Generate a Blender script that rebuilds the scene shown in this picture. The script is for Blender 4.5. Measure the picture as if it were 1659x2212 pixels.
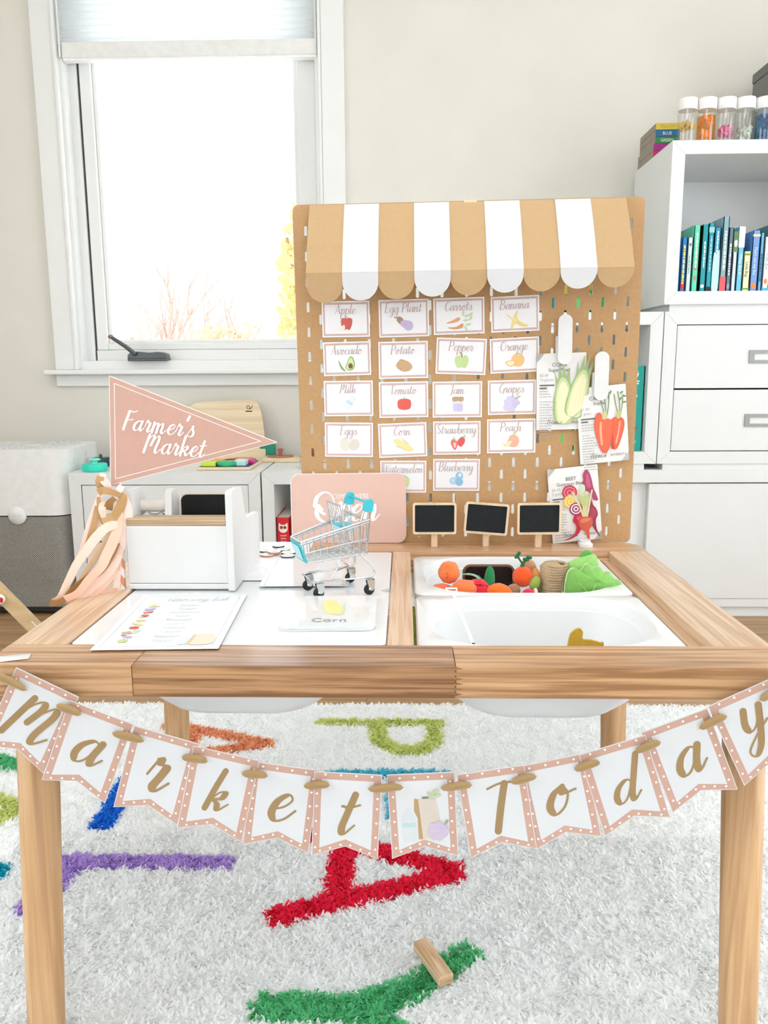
import bpy, bmesh, math, random
import numpy as np
from mathutils import Vector, Matrix
random.seed(7)
RNG = np.random.default_rng(11)
scene = bpy.context.scene
for _o in list(bpy.data.objects):
    bpy.data.objects.remove(_o, do_unlink=True)
COL = scene.collection
PI = math.pi

# ------------------------------------------------------------------ camera
def camera_axes(pitch, yaw, roll):
    f = Vector((math.sin(yaw) * math.cos(pitch), math.cos(yaw) * math.cos(pitch), -math.sin(pitch)))
    r = Vector((math.cos(yaw), -math.sin(yaw), 0)); u = r.cross(f)
    c, s = math.cos(roll), math.sin(roll)
    return c * r + s * u, -s * r + c * u, f
_r, _u, _f = camera_axes(0.178569, -0.0257214, -0.0058078)
cam_data = bpy.data.cameras.new('camera'); cam = bpy.data.objects.new('camera', cam_data); COL.objects.link(cam)
cam.matrix_world = Matrix(((_r.x, _u.x, -_f.x, 0.01937), (_r.y, _u.y, -_f.y, -0.77190), (_r.z, _u.z, -_f.z, 0.77805), (0, 0, 0, 1)))
cam_data.sensor_fit = 'VERTICAL'; cam_data.sensor_height = 36.0; cam_data.lens = 36.0 * 1737.356 / 2212
cam_data.clip_start = 0.02; cam_data.clip_end = 200
scene.camera = cam

# ------------------------------------------------------------------ light and exposure
world = bpy.data.worlds.new('overcast_sky'); scene.world = world; world.use_nodes = True
_bg = world.node_tree.nodes['Background']
_bg.inputs['Color'].default_value = (0.93, 0.97, 1.0, 1); _bg.inputs['Strength'].default_value = 2.3
def area_light(name, loc, rot, sx, sy, power, color=(1, 1, 1), portal=False):
    d = bpy.data.lights.new(name, 'AREA'); d.shape = 'RECTANGLE'; d.size = sx; d.size_y = sy
    d.energy = power; d.color = color
    if portal: d.cycles.is_portal = True
    o = bpy.data.objects.new(name, d); COL.objects.link(o); o.location = loc; o.rotation_euler = rot
    return o
# daylight entering at the window in view (portal for the sky) and at the unseen window behind the camera; the two side lights are fill added to brighten the rug
area_light('daylight_window_1', (-0.70, 2.30, 1.45), (math.radians(-90), 0, 0), 0.85, 1.4, 0, portal=True)
area_light('daylight_window_2', (0.35, -2.52, 1.20), (math.radians(90), 0, 0), 2.3, 2.1, 3.5, (0.89, 0.95, 1.0))
area_light('fill_light_left', (-1.94, -0.55, 1.45), (0, math.radians(-90), 0), 1.5, 1.7, 11, (0.89, 0.95, 1.0))  # left fill, added so side light reaches under the table
area_light('fill_light_right', (2.16, 0.10, 1.20), (0, math.radians(90), 0), 1.9, 1.8, 16.5, (0.89, 0.95, 1.0))  # right fill, added for the rug and the right-facing sides
scene.view_settings.view_transform = 'Standard'
scene.view_settings.look = 'None'
scene.view_settings.exposure = 0.22
scene.view_settings.gamma = 1.0
scene.view_settings.use_curve_mapping = False
scene.cycles.use_denoising = True
scene.cycles.use_adaptive_sampling = True
scene.cycles.adaptive_threshold = 0.1
scene.cycles.adaptive_min_samples = 12
scene.cycles.use_light_tree = False
scene.cycles.max_bounces = 8
scene.cycles.diffuse_bounces = 5
scene.cycles.transparent_max_bounces = 16
scene.cycles.sample_clamp_indirect = 6.0

# ------------------------------------------------------------------ materials
def lin(c):
    return tuple(((v / 255) / 12.92 if v <= 10.3 else (((v / 255) + 0.055) / 1.055) ** 2.4) for v in c)
MATS = {}
def mat(name, rgb=None, rough=0.55, var=0.04, scale=40.0, bump=0.0, bscale=200.0, metal=0.0, coat=0.0, sheen=0.0, trans=0.0, ior=1.45, spec=0.5, linear=None):
    """plain procedural material: base colour with a little noise variation, optional fine bump"""
    if name in MATS: return MATS[name]
    m = bpy.data.materials.new(name); m.use_nodes = True; nt = m.node_tree
    b = nt.nodes['Principled BSDF']; c = linear if linear else lin(rgb)
    tc = nt.nodes.new('ShaderNodeTexCoord'); nz = nt.nodes.new('ShaderNodeTexNoise')
    nz.inputs['Scale'].default_value = scale; nz.inputs['Detail'].default_value = 3
    nt.links.new(tc.outputs['Object'], nz.inputs['Vector'])
    rp = nt.nodes.new('ShaderNodeValToRGB')
    rp.color_ramp.elements[0].position = 0.3; rp.color_ramp.elements[1].position = 0.7
    rp.color_ramp.elements[0].color = (*[v * (1 - var) for v in c], 1)
    rp.color_ramp.elements[1].color = (*[min(1, v * (1 + var)) for v in c], 1)
    nt.links.new(nz.outputs['Fac'], rp.inputs['Fac']); nt.links.new(rp.outputs['Color'], b.inputs['Base Color'])
    b.inputs['Roughness'].default_value = rough; b.inputs['Metallic'].default_value = metal
    b.inputs['Coat Weight'].default_value = coat; b.inputs['Coat Roughness'].default_value = 0.08
    b.inputs['Sheen Weight'].default_value = sheen; b.inputs['Transmission Weight'].default_value = trans
    b.inputs['IOR'].default_value = ior; b.inputs['Specular IOR Level'].default_value = spec
    if bump:
        n2 = nt.nodes.new('ShaderNodeTexNoise'); n2.inputs['Scale'].default_value = bscale
        nt.links.new(tc.outputs['Object'], n2.inputs['Vector'])
        bp = nt.nodes.new('ShaderNodeBump'); bp.inputs['Strength'].default_value = bump; bp.inputs['Distance'].default_value = 0.002
        nt.links.new(n2.outputs['Fac'], bp.inputs['Height']); nt.links.new(bp.outputs['Normal'], b.inputs['Normal'])
    MATS[name] = m
    return m
def col(rgb, rough=0.6, coat=0.0):
    """a printed or painted colour"""
    return mat('print_%02x%02x%02x_%d_%d' % (*[int(v) for v in rgb], int(rough * 10), int(coat * 10)), rgb, rough, 0.02, 60, coat=coat)
def wood(name, light, dark, axis='X', grain=70.0, rough=0.45, along=3.0, contrast=(0.36, 0.62), seed=0.0, coat=0.0):
    if name in MATS: return MATS[name]
    m = bpy.data.materials.new(name); m.use_nodes = True; nt = m.node_tree; b = nt.nodes['Principled BSDF']
    tc = nt.nodes.new('ShaderNodeTexCoord'); mp = nt.nodes.new('ShaderNodeMapping')
    s = [grain] * 3; s['XYZ'.index(axis)] = along
    mp.inputs['Scale'].default_value = s; mp.inputs['Location'].default_value = (seed, seed * 1.7, seed * 0.6)
    nt.links.new(tc.outputs['Object'], mp.inputs['Vector'])
    nz = nt.nodes.new('ShaderNodeTexNoise'); nz.inputs['Scale'].default_value = 1.0; nz.inputs['Detail'].default_value = 3; nz.inputs['Distortion'].default_value = 0.5
    nt.links.new(mp.outputs['Vector'], nz.inputs['Vector'])
    rp = nt.nodes.new('ShaderNodeValToRGB'); e = rp.color_ramp.elements
    e[0].position = contrast[0]; e[0].color = (*lin(dark), 1); e[1].position = contrast[1]; e[1].color = (*lin(light), 1)
    nt.links.new(nz.outputs['Fac'], rp.inputs['Fac'])
    n2 = nt.nodes.new('ShaderNodeTexNoise'); n2.inputs['Scale'].default_value = 4.0
    nt.links.new(tc.outputs['Object'], n2.inputs['Vector'])
    hs = nt.nodes.new('ShaderNodeHueSaturation'); mr = nt.nodes.new('ShaderNodeMapRange')
    mr.inputs['To Min'].default_value = 0.9; mr.inputs['To Max'].default_value = 1.1
    nt.links.new(n2.outputs['Fac'], mr.inputs['Value']); nt.links.new(mr.outputs['Result'], hs.inputs['Value'])
    nt.links.new(rp.outputs['Color'], hs.inputs['Color']); nt.links.new(hs.outputs['Color'], b.inputs['Base Color'])
    bp = nt.nodes.new('ShaderNodeBump'); bp.inputs['Strength'].default_value = 0.12; bp.inputs['Distance'].default_value = 0.001
    nt.links.new(nz.outputs['Fac'], bp.inputs['Height']); nt.links.new(bp.outputs['Normal'], b.inputs['Normal'])
    b.inputs['Roughness'].default_value = rough; b.inputs['Coat Weight'].default_value = coat; b.inputs['Coat Roughness'].default_value = 0.25
    MATS[name] = m
    return m
def pane_material(name='window_glass', tint=(1, 1, 1), gloss=0.06, rough=0.02):
    if name in MATS: return MATS[name]
    m = bpy.data.materials.new(name); m.use_nodes = True; nt = m.node_tree
    for n in list(nt.nodes): nt.nodes.remove(n)
    out = nt.nodes.new('ShaderNodeOutputMaterial'); t = nt.nodes.new('ShaderNodeBsdfTransparent'); t.inputs['Color'].default_value = (*tint, 1)
    g = nt.nodes.new('ShaderNodeBsdfGlossy'); g.inputs['Roughness'].default_value = rough
    mx = nt.nodes.new('ShaderNodeMixShader'); mx.inputs['Fac'].default_value = gloss
    nt.links.new(t.outputs[0], mx.inputs[1]); nt.links.new(g.outputs[0], mx.inputs[2]); nt.links.new(mx.outputs[0], out.inputs['Surface'])
    MATS[name] = m
    return m
def translucent_material(name, rgb, mixf=0.5):
    if name in MATS: return MATS[name]
    m = bpy.data.materials.new(name); m.use_nodes = True; nt = m.node_tree
    for n in list(nt.nodes): nt.nodes.remove(n)
    out = nt.nodes.new('ShaderNodeOutputMaterial'); d = nt.nodes.new('ShaderNodeBsdfDiffuse'); t = nt.nodes.new('ShaderNodeBsdfTranslucent')
    d.inputs['Color'].default_value = (*lin(rgb), 1); t.inputs['Color'].default_value = (*lin(rgb), 1)
    mx = nt.nodes.new('ShaderNodeMixShader'); mx.inputs['Fac'].default_value = mixf
    nt.links.new(d.outputs[0], mx.inputs[1]); nt.links.new(t.outputs[0], mx.inputs[2]); nt.links.new(mx.outputs[0], out.inputs['Surface'])
    MATS[name] = m
    return m
def dotted_material(name, base, dot, pitch, radius, rough=0.5):
    """perforated sheet: staggered dark holes in the object's XZ plane"""
    m = bpy.data.materials.new(name); m.use_nodes = True; nt = m.node_tree; b = nt.nodes['Principled BSDF']
    tc = nt.nodes.new('ShaderNodeTexCoord'); sp = nt.nodes.new('ShaderNodeSeparateXYZ'); nt.links.new(tc.outputs['Object'], sp.inputs[0])
    def M(op, a, bb=None):
        n = nt.nodes.new('ShaderNodeMath'); n.operation = op
        for i, v in enumerate((a, bb)):
            if v is None: continue
            if isinstance(v, (int, float)): n.inputs[i].default_value = v
            else: nt.links.new(v, n.inputs[i])
        return n.outputs[0]
    hx = M('ADD', sp.outputs['X'], sp.outputs['Y'])
    def lattice(ox, oz):
        x = M('PINGPONG', M('ADD', M('DIVIDE', hx, pitch), ox + 1000), 0.5)
        z = M('PINGPONG', M('ADD', M('DIVIDE', sp.outputs['Z'], pitch * 1.0), oz + 1000), 0.5)
        return M('ADD', M('MULTIPLY', x, x), M('MULTIPLY', z, z))
    d = M('MINIMUM', lattice(0, 0), lattice(0.5, 0.5))
    f = M('LESS_THAN', d, (radius / pitch) ** 2)
    mx = nt.nodes.new('ShaderNodeMix'); mx.data_type = 'RGBA'
    nt.links.new(f, mx.inputs['Factor']); mx.inputs[6].default_value = (*lin(base), 1); mx.inputs[7].default_value = (*lin(dot), 1)
    nt.links.new(mx.outputs[2], b.inputs['Base Color']); b.inputs['Roughness'].default_value = rough
    MATS[name] = m
    return m
def stripe_material(name, a, b_, pitch, slope=1.0):
    """spiral stripes round a straw (object Z along the straw)"""
    m = bpy.data.materials.new(name); m.use_nodes = True; nt = m.node_tree; b = nt.nodes['Principled BSDF']
    tc = nt.nodes.new('ShaderNodeTexCoord'); sp = nt.nodes.new('ShaderNodeSeparateXYZ'); nt.links.new(tc.outputs['Object'], sp.inputs[0])
    def M(op, a1, b1=None):
        n = nt.nodes.new('ShaderNodeMath'); n.operation = op
        for i, v in enumerate((a1, b1)):
            if v is None: continue
            if isinstance(v, (int, float)): n.inputs[i].default_value = v
            else: nt.links.new(v, n.inputs[i])
        return n.outputs[0]
    ang = M('DIVIDE', M('ARCTAN2', sp.outputs['Y'], sp.outputs['X']), 2 * PI)
    t = M('FRACT', M('ADD', M('ADD', M('DIVIDE', sp.outputs['Z'], pitch), M('MULTIPLY', ang, slope)), 100.0))
    f = M('LESS_THAN', t, 0.5)
    mx = nt.nodes.new('ShaderNodeMix'); mx.data_type = 'RGBA'; nt.links.new(f, mx.inputs['Factor'])
    mx.inputs[6].default_value = (*lin(a), 1); mx.inputs[7].default_value = (*lin(b_), 1)
    nt.links.new(mx.outputs[2], b.inputs['Base Color']); b.inputs['Roughness'].default_value = 0.5
    MATS[name] = m
    return m

# ------------------------------------------------------------------ mesh helpers
def catmull(pts, n=8, closed=False):
    pts = [Vector(p) for p in pts]; out = []; N = len(pts)
    if N < 3 and not closed:
        return [pts[0].lerp(pts[1], i / n) for i in range(n + 1)]
    rng = range(N if closed else N - 1)
    for i in rng:
        p1, p2 = pts[i], pts[(i + 1) % N]
        p0 = pts[i - 1] if (i > 0 or closed) else p1 * 2 - p2
        p3 = pts[(i + 2) % N] if (i + 2 < N or closed) else p2 * 2 - p1
        for k in range(n):
            t = k / n
            out.append(0.5 * (2 * p1 + (p2 - p0) * t + (2 * p0 - 5 * p1 + 4 * p2 - p3) * t * t + (3 * p1 - p0 - 3 * p2 + p3) * t ** 3))
    if not closed: out.append(pts[-1])
    return out
def rrect(x0, x1, z0, z1, r, n=6):
    o = []
    for cx, cz, a0 in ((x1 - r, z0 + r, -90), (x1 - r, z1 - r, 0), (x0 + r, z1 - r, 90), (x0 + r, z0 + r, 180)):
        for i in range(n + 1):
            a = math.radians(a0 + 90 * i / n); o.append((cx + r * math.cos(a), cz + r * math.sin(a)))
    return o
def ellipse(cx, cz, rx, rz, rot=0, n=24):
    c, s = math.cos(math.radians(rot)), math.sin(math.radians(rot))
    return [(cx + rx * math.cos(t) * c - rz * math.sin(t) * s, cz + rx * math.cos(t) * s + rz * math.sin(t) * c) for t in [2 * PI * i / n for i in range(n)]]
class MB:
    def __init__(self): self.v = []; self.f = []; self.m = []; self.s = []
    def add(self, verts, faces, mi=0, smooth=False, M=None):
        o = len(self.v)
        self.v += [tuple(M @ Vector(p)) if M is not None else tuple(p) for p in verts]
        self.f += [[i + o for i in f] for f in faces]
        self.m += [mi] * len(faces); self.s += [smooth] * len(faces)
        return self
    def box(self, x0, x1, y0, y1, z0, z1, mi=0, M=None):
        v = [(x, y, z) for z in (z0, z1) for y in (y0, y1) for x in (x0, x1)]
        return self.add(v, [(0, 2, 3, 1), (4, 5, 7, 6), (0, 1, 5, 4), (2, 6, 7, 3), (0, 4, 6, 2), (1, 3, 7, 5)], mi, False, M)
    def rbox(self, x0, x1, y0, y1, z0, z1, r=0.003, seg=2, mi=0, M=None, smooth=False):
        bm = bmesh.new(); bmesh.ops.create_cube(bm, size=1.0)
        for v in bm.verts:
            v.co = Vector(((x0 + x1) / 2 + v.co.x * (x1 - x0), (y0 + y1) / 2 + v.co.y * (y1 - y0), (z0 + z1) / 2 + v.co.z * (z1 - z0)))
        bmesh.ops.bevel(bm, geom=bm.edges[:], offset=r, segments=seg, profile=0.5, affect='EDGES')
        bm.verts.index_update()
        self.add([v.co[:] for v in bm.verts], [[v.index for v in f.verts] for f in bm.faces], mi, smooth, M); bm.free()
        return self
    def prism(self, outline, y0, y1, mi=0, M=None, side_smooth=False, mi_side=None):
        """outline in (x, z), extruded along y"""
        n = len(outline); v = [(p[0], y0, p[1]) for p in outline] + [(p[0], y1, p[1]) for p in outline]
        self.add(v, [list(range(n)), list(range(2 * n - 1, n - 1, -1))], mi, False, M)
        self.add(v, [(i, i + n, (i + 1) % n + n, (i + 1) % n) for i in range(n)], mi if mi_side is None else mi_side, side_smooth, M)
        return self
    def prism_z(self, outline, z0, z1, mi=0, M=None, side_smooth=False):
        n = len(outline); v = [(p[0], p[1], z0) for p in outline] + [(p[0], p[1], z1) for p in outline]
        self.add(v, [list(range(n - 1, -1, -1)), list(range(n, 2 * n))], mi, False, M)
        self.add(v, [(i, (i + 1) % n, (i + 1) % n + n, i + n) for i in range(n)], mi, side_smooth, M)
        return self
    def prism_x(self, outline, x0, x1, mi=0, M=None, side_smooth=False):
        """outline in (y, z), extruded along x"""
        n = len(outline); v = [(x0, p[0], p[1]) for p in outline] + [(x1, p[0], p[1]) for p in outline]
        self.add(v, [list(range(n - 1, -1, -1)), list(range(n, 2 * n))], mi, False, M)
        self.add(v, [(i, (i + 1) % n, (i + 1) % n + n, i + n) for i in range(n)], mi, side_smooth, M)
        return self
    def flat(self, outline, y=0.0, mi=0, M=None):
        return self.add([(p[0], y, p[1]) for p in outline], [list(range(len(outline)))], mi, False, M)
    def tube(self, pts, r, n=8, closed=False, mi=0, M=None, caps=True):
        pts = [Vector(p) for p in pts]; N = len(pts); rr = r if isinstance(r, (list, tuple)) else [r] * N
        v = []; prev = None
        for i, p in enumerate(pts):
            a = pts[i - 1] if (i > 0 or closed) else p; b = pts[(i + 1) % N] if (i < N - 1 or closed) else p
            t = (b - a).normalized() if (b - a).length > 1e-9 else Vector((0, 0, 1))
            if prev is None:
                h = Vector((0, 0, 1)) if abs(t.z) < 0.9 else Vector((1, 0, 0)); u = t.cross(h).normalized()
            else:
                u = (prev - t * prev.dot(t)); u = u.normalized() if u.length > 1e-6 else t.orthogonal().normalized()
            prev = u; w = t.cross(u)
            v += [tuple(p + (u * math.cos(2 * PI * k / n) + w * math.sin(2 * PI * k / n)) * rr[i]) for k in range(n)]
        fs = []
        for i in range(N if closed else N - 1):
            a, b = i * n, ((i + 1) % N) * n
            fs += [(a + k, a + (k + 1) % n, b + (k + 1) % n, b + k) for k in range(n)]
        self.add(v, fs, mi, True, M)
        if caps and not closed:
            self.add(v[:n], [list(range(n - 1, -1, -1))], mi, False, M); self.add(v[-n:], [list(range(n))], mi, False, M)
        return self
    def lathe(self, prof, n=24, mi=0, M=None, smooth=True):
        v = []; N = len(prof)
        for r, z in prof: v += [(r * math.cos(2 * PI * k / n), r * math.sin(2 * PI * k / n), z) for k in range(n)]
        fs = [(i * n + k, i * n + (k + 1) % n, (i + 1) * n + (k + 1) % n, (i + 1) * n + k) for i in range(N - 1) for k in range(n)]
        self.add(v, fs, mi, smooth, M)
        if prof[0][0] > 1e-6: self.add(v[:n], [list(range(n - 1, -1, -1))], mi, False, M)
        if prof[-1][0] > 1e-6: self.add(v[-n:], [list(range(n))], mi, False, M)
        return self
    def blob(self, c, r, seg=20, rings=12, mi=0, M=None, fn=None):
        """ellipsoid at c with radii r; fn(unit vector) -> radius factor"""
        v = []; fs = []
        for i in range(rings + 1):
            th = PI * i / rings
            for k in range(seg):
                d = Vector((math.sin(th) * math.cos(2 * PI * k / seg), math.sin(th) * math.sin(2 * PI * k / seg), math.cos(th)))
                s = fn(d) if fn else 1.0
                v.append((c[0] + d.x * r[0] * s, c[1] + d.y * r[1] * s, c[2] + d.z * r[2] * s))
        for i in range(rings):
            for k in range(seg):
                fs.append((i * seg + k, (i + 1) * seg + k, (i + 1) * seg + (k + 1) % seg, i * seg + (k + 1) % seg))
        return self.add(v, fs, mi, True, M)
    def strip(self, pts, widths, normals=None, mi=0, M=None):
        """flat band along 3-D points; normals give the band's facing"""
        pts = [Vector(p) for p in pts]; N = len(pts); v = []
        for i, p in enumerate(pts):
            t = (pts[min(i + 1, N - 1)] - pts[max(i - 1, 0)]).normalized()
            nn = Vector(normals[i]) if normals else Vector((0, -1, 0))
            side = t.cross(nn); side = side.normalized() if side.length > 1e-6 else Vector((1, 0, 0))
            w = widths[i] if isinstance(widths, (list, tuple)) else widths
            v += [tuple(p - side * w / 2), tuple(p + side * w / 2)]
        return self.add(v, [(2 * i, 2 * i + 1, 2 * i + 3, 2 * i + 2) for i in range(N - 1)], mi, True, M)
    def build(self, name, mats, parent=None, fix=False, mw=None, thick=None):
        me = bpy.data.meshes.new(name); me.from_pydata(self.v, [], self.f)
        if not isinstance(mats, (list, tuple)): mats = [mats]
        for m in mats: me.materials.append(m)
        me.polygons.foreach_set('material_index', self.m); me.polygons.foreach_set('use_smooth', self.s)
        if fix:
            bm = bmesh.new(); bm.from_mesh(me); bmesh.ops.remove_doubles(bm, verts=bm.verts[:], dist=1e-6)
            bmesh.ops.recalc_face_normals(bm, faces=bm.faces[:]); bm.to_mesh(me); bm.free()
        me.update()
        o = bpy.data.objects.new(name, me); COL.objects.link(o)
        if mw is not None: o.matrix_world = mw
        if parent is not None: o.parent = parent
        if thick:
            md = o.modifiers.new('thickness', 'SOLIDIFY'); md.thickness = thick; md.offset = 0
        return o
def tag(o, label=None, cat=None, group=None, kind=None):
    if label: o['label'] = label
    if cat: o['category'] = cat
    if group: o['group'] = group
    if kind: o['kind'] = kind
    return o
def thing(name, label, cat, loc=(0, 0, 0), rotz=0.0, group=None, mw=None):
    o = bpy.data.objects.new(name, None); o.empty_display_size = 0.05; COL.objects.link(o)
    if mw is not None: o.matrix_world = mw
    else: o.location = loc; o.rotation_euler = (0, 0, rotz)
    return tag(o, label, cat, group)
def struct(name, parent=None, loc=(0, 0, 0)):
    o = bpy.data.objects.new(name, None); o.empty_display_size = 0.05; COL.objects.link(o); o.location = loc
    o['kind'] = 'structure'
    return o
def copy_tree(o, parent=None):
    c = o.copy(); COL.objects.link(c); c.parent = parent
    for ch in list(o.children): copy_tree(ch, c)
    return c
def T(x, y, z): return Matrix.Translation((x, y, z))
def RX(a): return Matrix.Rotation(math.radians(a), 4, 'X')
def RY(a): return Matrix.Rotation(math.radians(a), 4, 'Y')
def RZ(a): return Matrix.Rotation(math.radians(a), 4, 'Z')

# ------------------------------------------------------------------ lettering: brush script drawn with strokes, sans from the built-in font
_BOWL = [(.78, .82), (.52, 1.0), (.18, .72), (.08, .3), (.25, .02), (.52, .2), (.78, .95)]
GLYPH = {
 'a': (.98, [_BOWL, [(.80, 1.0), (.70, .35), (.80, .03), (1.08, .38)]]),
 'b': (.86, [[(.22, 1.95), (.14, 1.0), (.1, .08)], [(.11, .3), (.3, .85), (.6, .98), (.76, .6), (.6, .08), (.3, .0), (.1, .15)]]),
 'c': (.78, [[(.72, .78), (.5, 1.0), (.18, .75), (.08, .3), (.28, .0), (.55, .08), (.85, .4)]]),
 'd': (1.02, [_BOWL, [(.98, 2.0), (.86, 1.2), (.74, .35), (.84, .03), (1.12, .38)]]),
 'e': (.78, [[(.12, .42), (.45, .55), (.66, .82), (.5, 1.02), (.2, .75), (.1, .3), (.3, .0), (.6, .1), (.88, .45)]]),
 'g': (.98, [_BOWL, [(.80, 1.0), (.74, .2), (.62, -.6), (.35, -.9), (.12, -.7), (.35, -.3), (.75, .0), (1.05, .35)]]),
 'h': (.95, [[(.22, 1.95), (.14, 1.0), (.08, .0)], [(.1, .3), (.35, .85), (.6, .98), (.68, .7), (.6, .2), (.72, .0), (.98, .38)]]),
 'i': (.45, [[(.2, 1.0), (.12, .3), (.22, .0), (.5, .38)], [(.26, 1.42), (.25, 1.34)]]),
 'k': (.9, [[(.28, 1.95), (.16, 1.0), (.08, .0)], [(.1, .35), (.4, .85), (.66, .95), (.6, .62), (.25, .5)], [(.25, .5), (.5, .32), (.64, .02), (.98, .42)]]),
 'l': (.5, [[(.3, 1.95), (.2, 1.2), (.12, .3), (.25, .0), (.52, .38)]]),
 'm': (1.38, [[(.15, 1.0), (.1, .5), (.05, .0)], [(.08, .3), (.3, .85), (.5, .98), (.55, .6), (.48, .0)], [(.5, .3), (.75, .85), (.95, .98), (1.0, .6), (.95, .2), (1.08, .0), (1.4, .38)]]),
 'n': (.97, [[(.15, 1.0), (.1, .5), (.05, .0)], [(.08, .3), (.35, .85), (.58, .98), (.64, .6), (.58, .2), (.7, .0), (1.0, .38)]]),
 'o': (.86, [[(.5, 1.0), (.2, .75), (.08, .3), (.3, .0), (.6, .25), (.68, .7), (.5, .98), (.52, .72), (.95, .8)]]),
 'p': (.92, [[(.2, 1.05), (.1, .2), (-.02, -.9)], [(.1, .3), (.35, .9), (.6, .98), (.75, .6), (.6, .08), (.32, .0), (.1, .2)]]),
 'r': (.72, [[(.04, .5), (.16, 1.0), (.24, 1.14), (.28, .94), (.5, .9), (.44, .5), (.36, .15), (.5, .0), (.78, .38)]]),
 's': (.68, [[(.03, .2), (.33, .8), (.42, 1.08), (.42, .8), (.6, .42), (.5, .06), (.2, .0), (.08, .18)]]),
 't': (.64, [[(.38, 1.6), (.25, .8), (.18, .25), (.3, .0), (.62, .38)], [(.0, 1.12), (.3, 1.08), (.64, 1.2)]]),
 'u': (.99, [[(.15, 1.0), (.1, .35), (.28, .0), (.55, .25), (.72, .95)], [(.74, 1.0), (.66, .3), (.76, .0), (1.02, .38)]]),
 'v': (.8, [[(.1, 1.0), (.2, .4), (.35, .0), (.6, .55), (.68, 1.0), (.9, .9)]]),
 'w': (1.2, [[(.12, 1.0), (.1, .35), (.25, .0), (.5, .3), (.6, .95)], [(.6, .95), (.58, .3), (.75, .0), (1.02, .5), (1.02, 1.0), (1.25, .88)]]),
 'y': (.95, [[(.15, 1.0), (.12, .4), (.3, .1), (.55, .3), (.72, .95)], [(.75, 1.0), (.68, .2), (.55, -.55), (.3, -.9), (.1, -.65), (.4, -.2), (.98, .35)]]),
 "'": (.34, [[(.24, 1.98), (.12, 1.55)]]),
 'A': (1.3, [[(.05, 0), (.35, .8), (.75, 1.9)], [(.75, 1.9), (.85, .9), (1.02, .05), (1.28, .25)], [(.25, .65), (.6, .62), (1.05, .75)]]),
 'B': (1.2, [[(.3, 1.9), (.2, 1), (.1, 0)], [(.1, 1.75), (.55, 1.95), (.95, 1.6), (.7, 1.1), (.35, 1.0)], [(.35, 1.0), (.85, .95), (1.05, .45), (.6, .0), (.15, .1)]]),
 'C': (1.12, [[(1.02, 1.55), (.8, 1.95), (.35, 1.5), (.15, .7), (.4, .02), (.8, .15), (1.15, .55)]]),
 'E': (1.02, [[(.3, 1.9), (.18, .9), (.12, .0)], [(.3, 1.86), (.6, 1.84), (.95, 1.92)], [(.2, 1.0), (.5, .98), (.78, 1.06)], [(.12, .04), (.5, .02), (.92, .14)]]),
 'F': (.92, [[(.35, 1.85), (.2, .9), (.08, .0)], [(.2, 1.78), (.45, 1.86), (.75, 1.8), (1.08, 1.95)], [(.22, 1.02), (.55, 1.0), (.85, 1.1)]]),
 'G': (1.2, [[(1.02, 1.55), (.8, 1.95), (.35, 1.5), (.15, .7), (.4, .02), (.8, .2), (1.1, .85)], [(1.12, .9), (1.0, .1), (.95, -.2)]]),
 'J': (.92, [[(.3, 1.85), (.65, 1.84), (1.0, 1.92)], [(.75, 1.88), (.65, .8), (.5, -.1), (.2, -.25), (.05, .1)]]),
 'M': (1.62, [[(.35, 1.8), (.2, .9), (.05, 0)], [(.15, .7), (.45, 1.5), (.75, 1.8), (.85, 1.5), (.65, .75)], [(.65, .75), (.95, 1.4), (1.25, 1.75), (1.36, 1.4), (1.15, .4), (1.25, .0), (1.66, .45)]]),
 'O': (1.3, [[(.75, 1.95), (.3, 1.6), (.12, .7), (.45, .0), (.95, .4), (1.12, 1.3), (.8, 1.9), (.45, 1.7)]]),
 'P': (1.08, [[(.3, 1.9), (.2, 1), (.1, 0)], [(.08, 1.7), (.55, 1.95), (1.0, 1.6), (.85, 1.05), (.3, .85)]]),
 'S': (1.0, [[(.95, 1.65), (.65, 1.95), (.3, 1.6), (.5, 1.1), (.85, .6), (.6, .05), (.2, .05), (.05, .4)]]),
 'T': (1.0, [[(.62, 1.85), (.55, 1.0), (.5, .0)], [(.0, 1.72), (.4, 1.86), (.8, 1.88), (1.2, 1.8)]]),
 'W': (1.6, [[(.15, 1.9), (.2, .8), (.35, .0), (.65, .8), (.8, 1.7)], [(.8, 1.7), (.85, .7), (1.0, .0), (1.35, .9), (1.5, 1.95)]]),
 'Q': (1.5, [[(.25, .95), (.05, .6), (.2, .1), (.6, .0), (1.0, .4), (1.15, 1.1), (.95, 1.75), (.5, 1.85), (.12, 1.5), (.05, 1.0), (.15, .55), (.45, .35)]]),
 ' ': (.6, []),
}
def script_width(word): return sum(GLYPH[ch][0] for ch in word)
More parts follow.
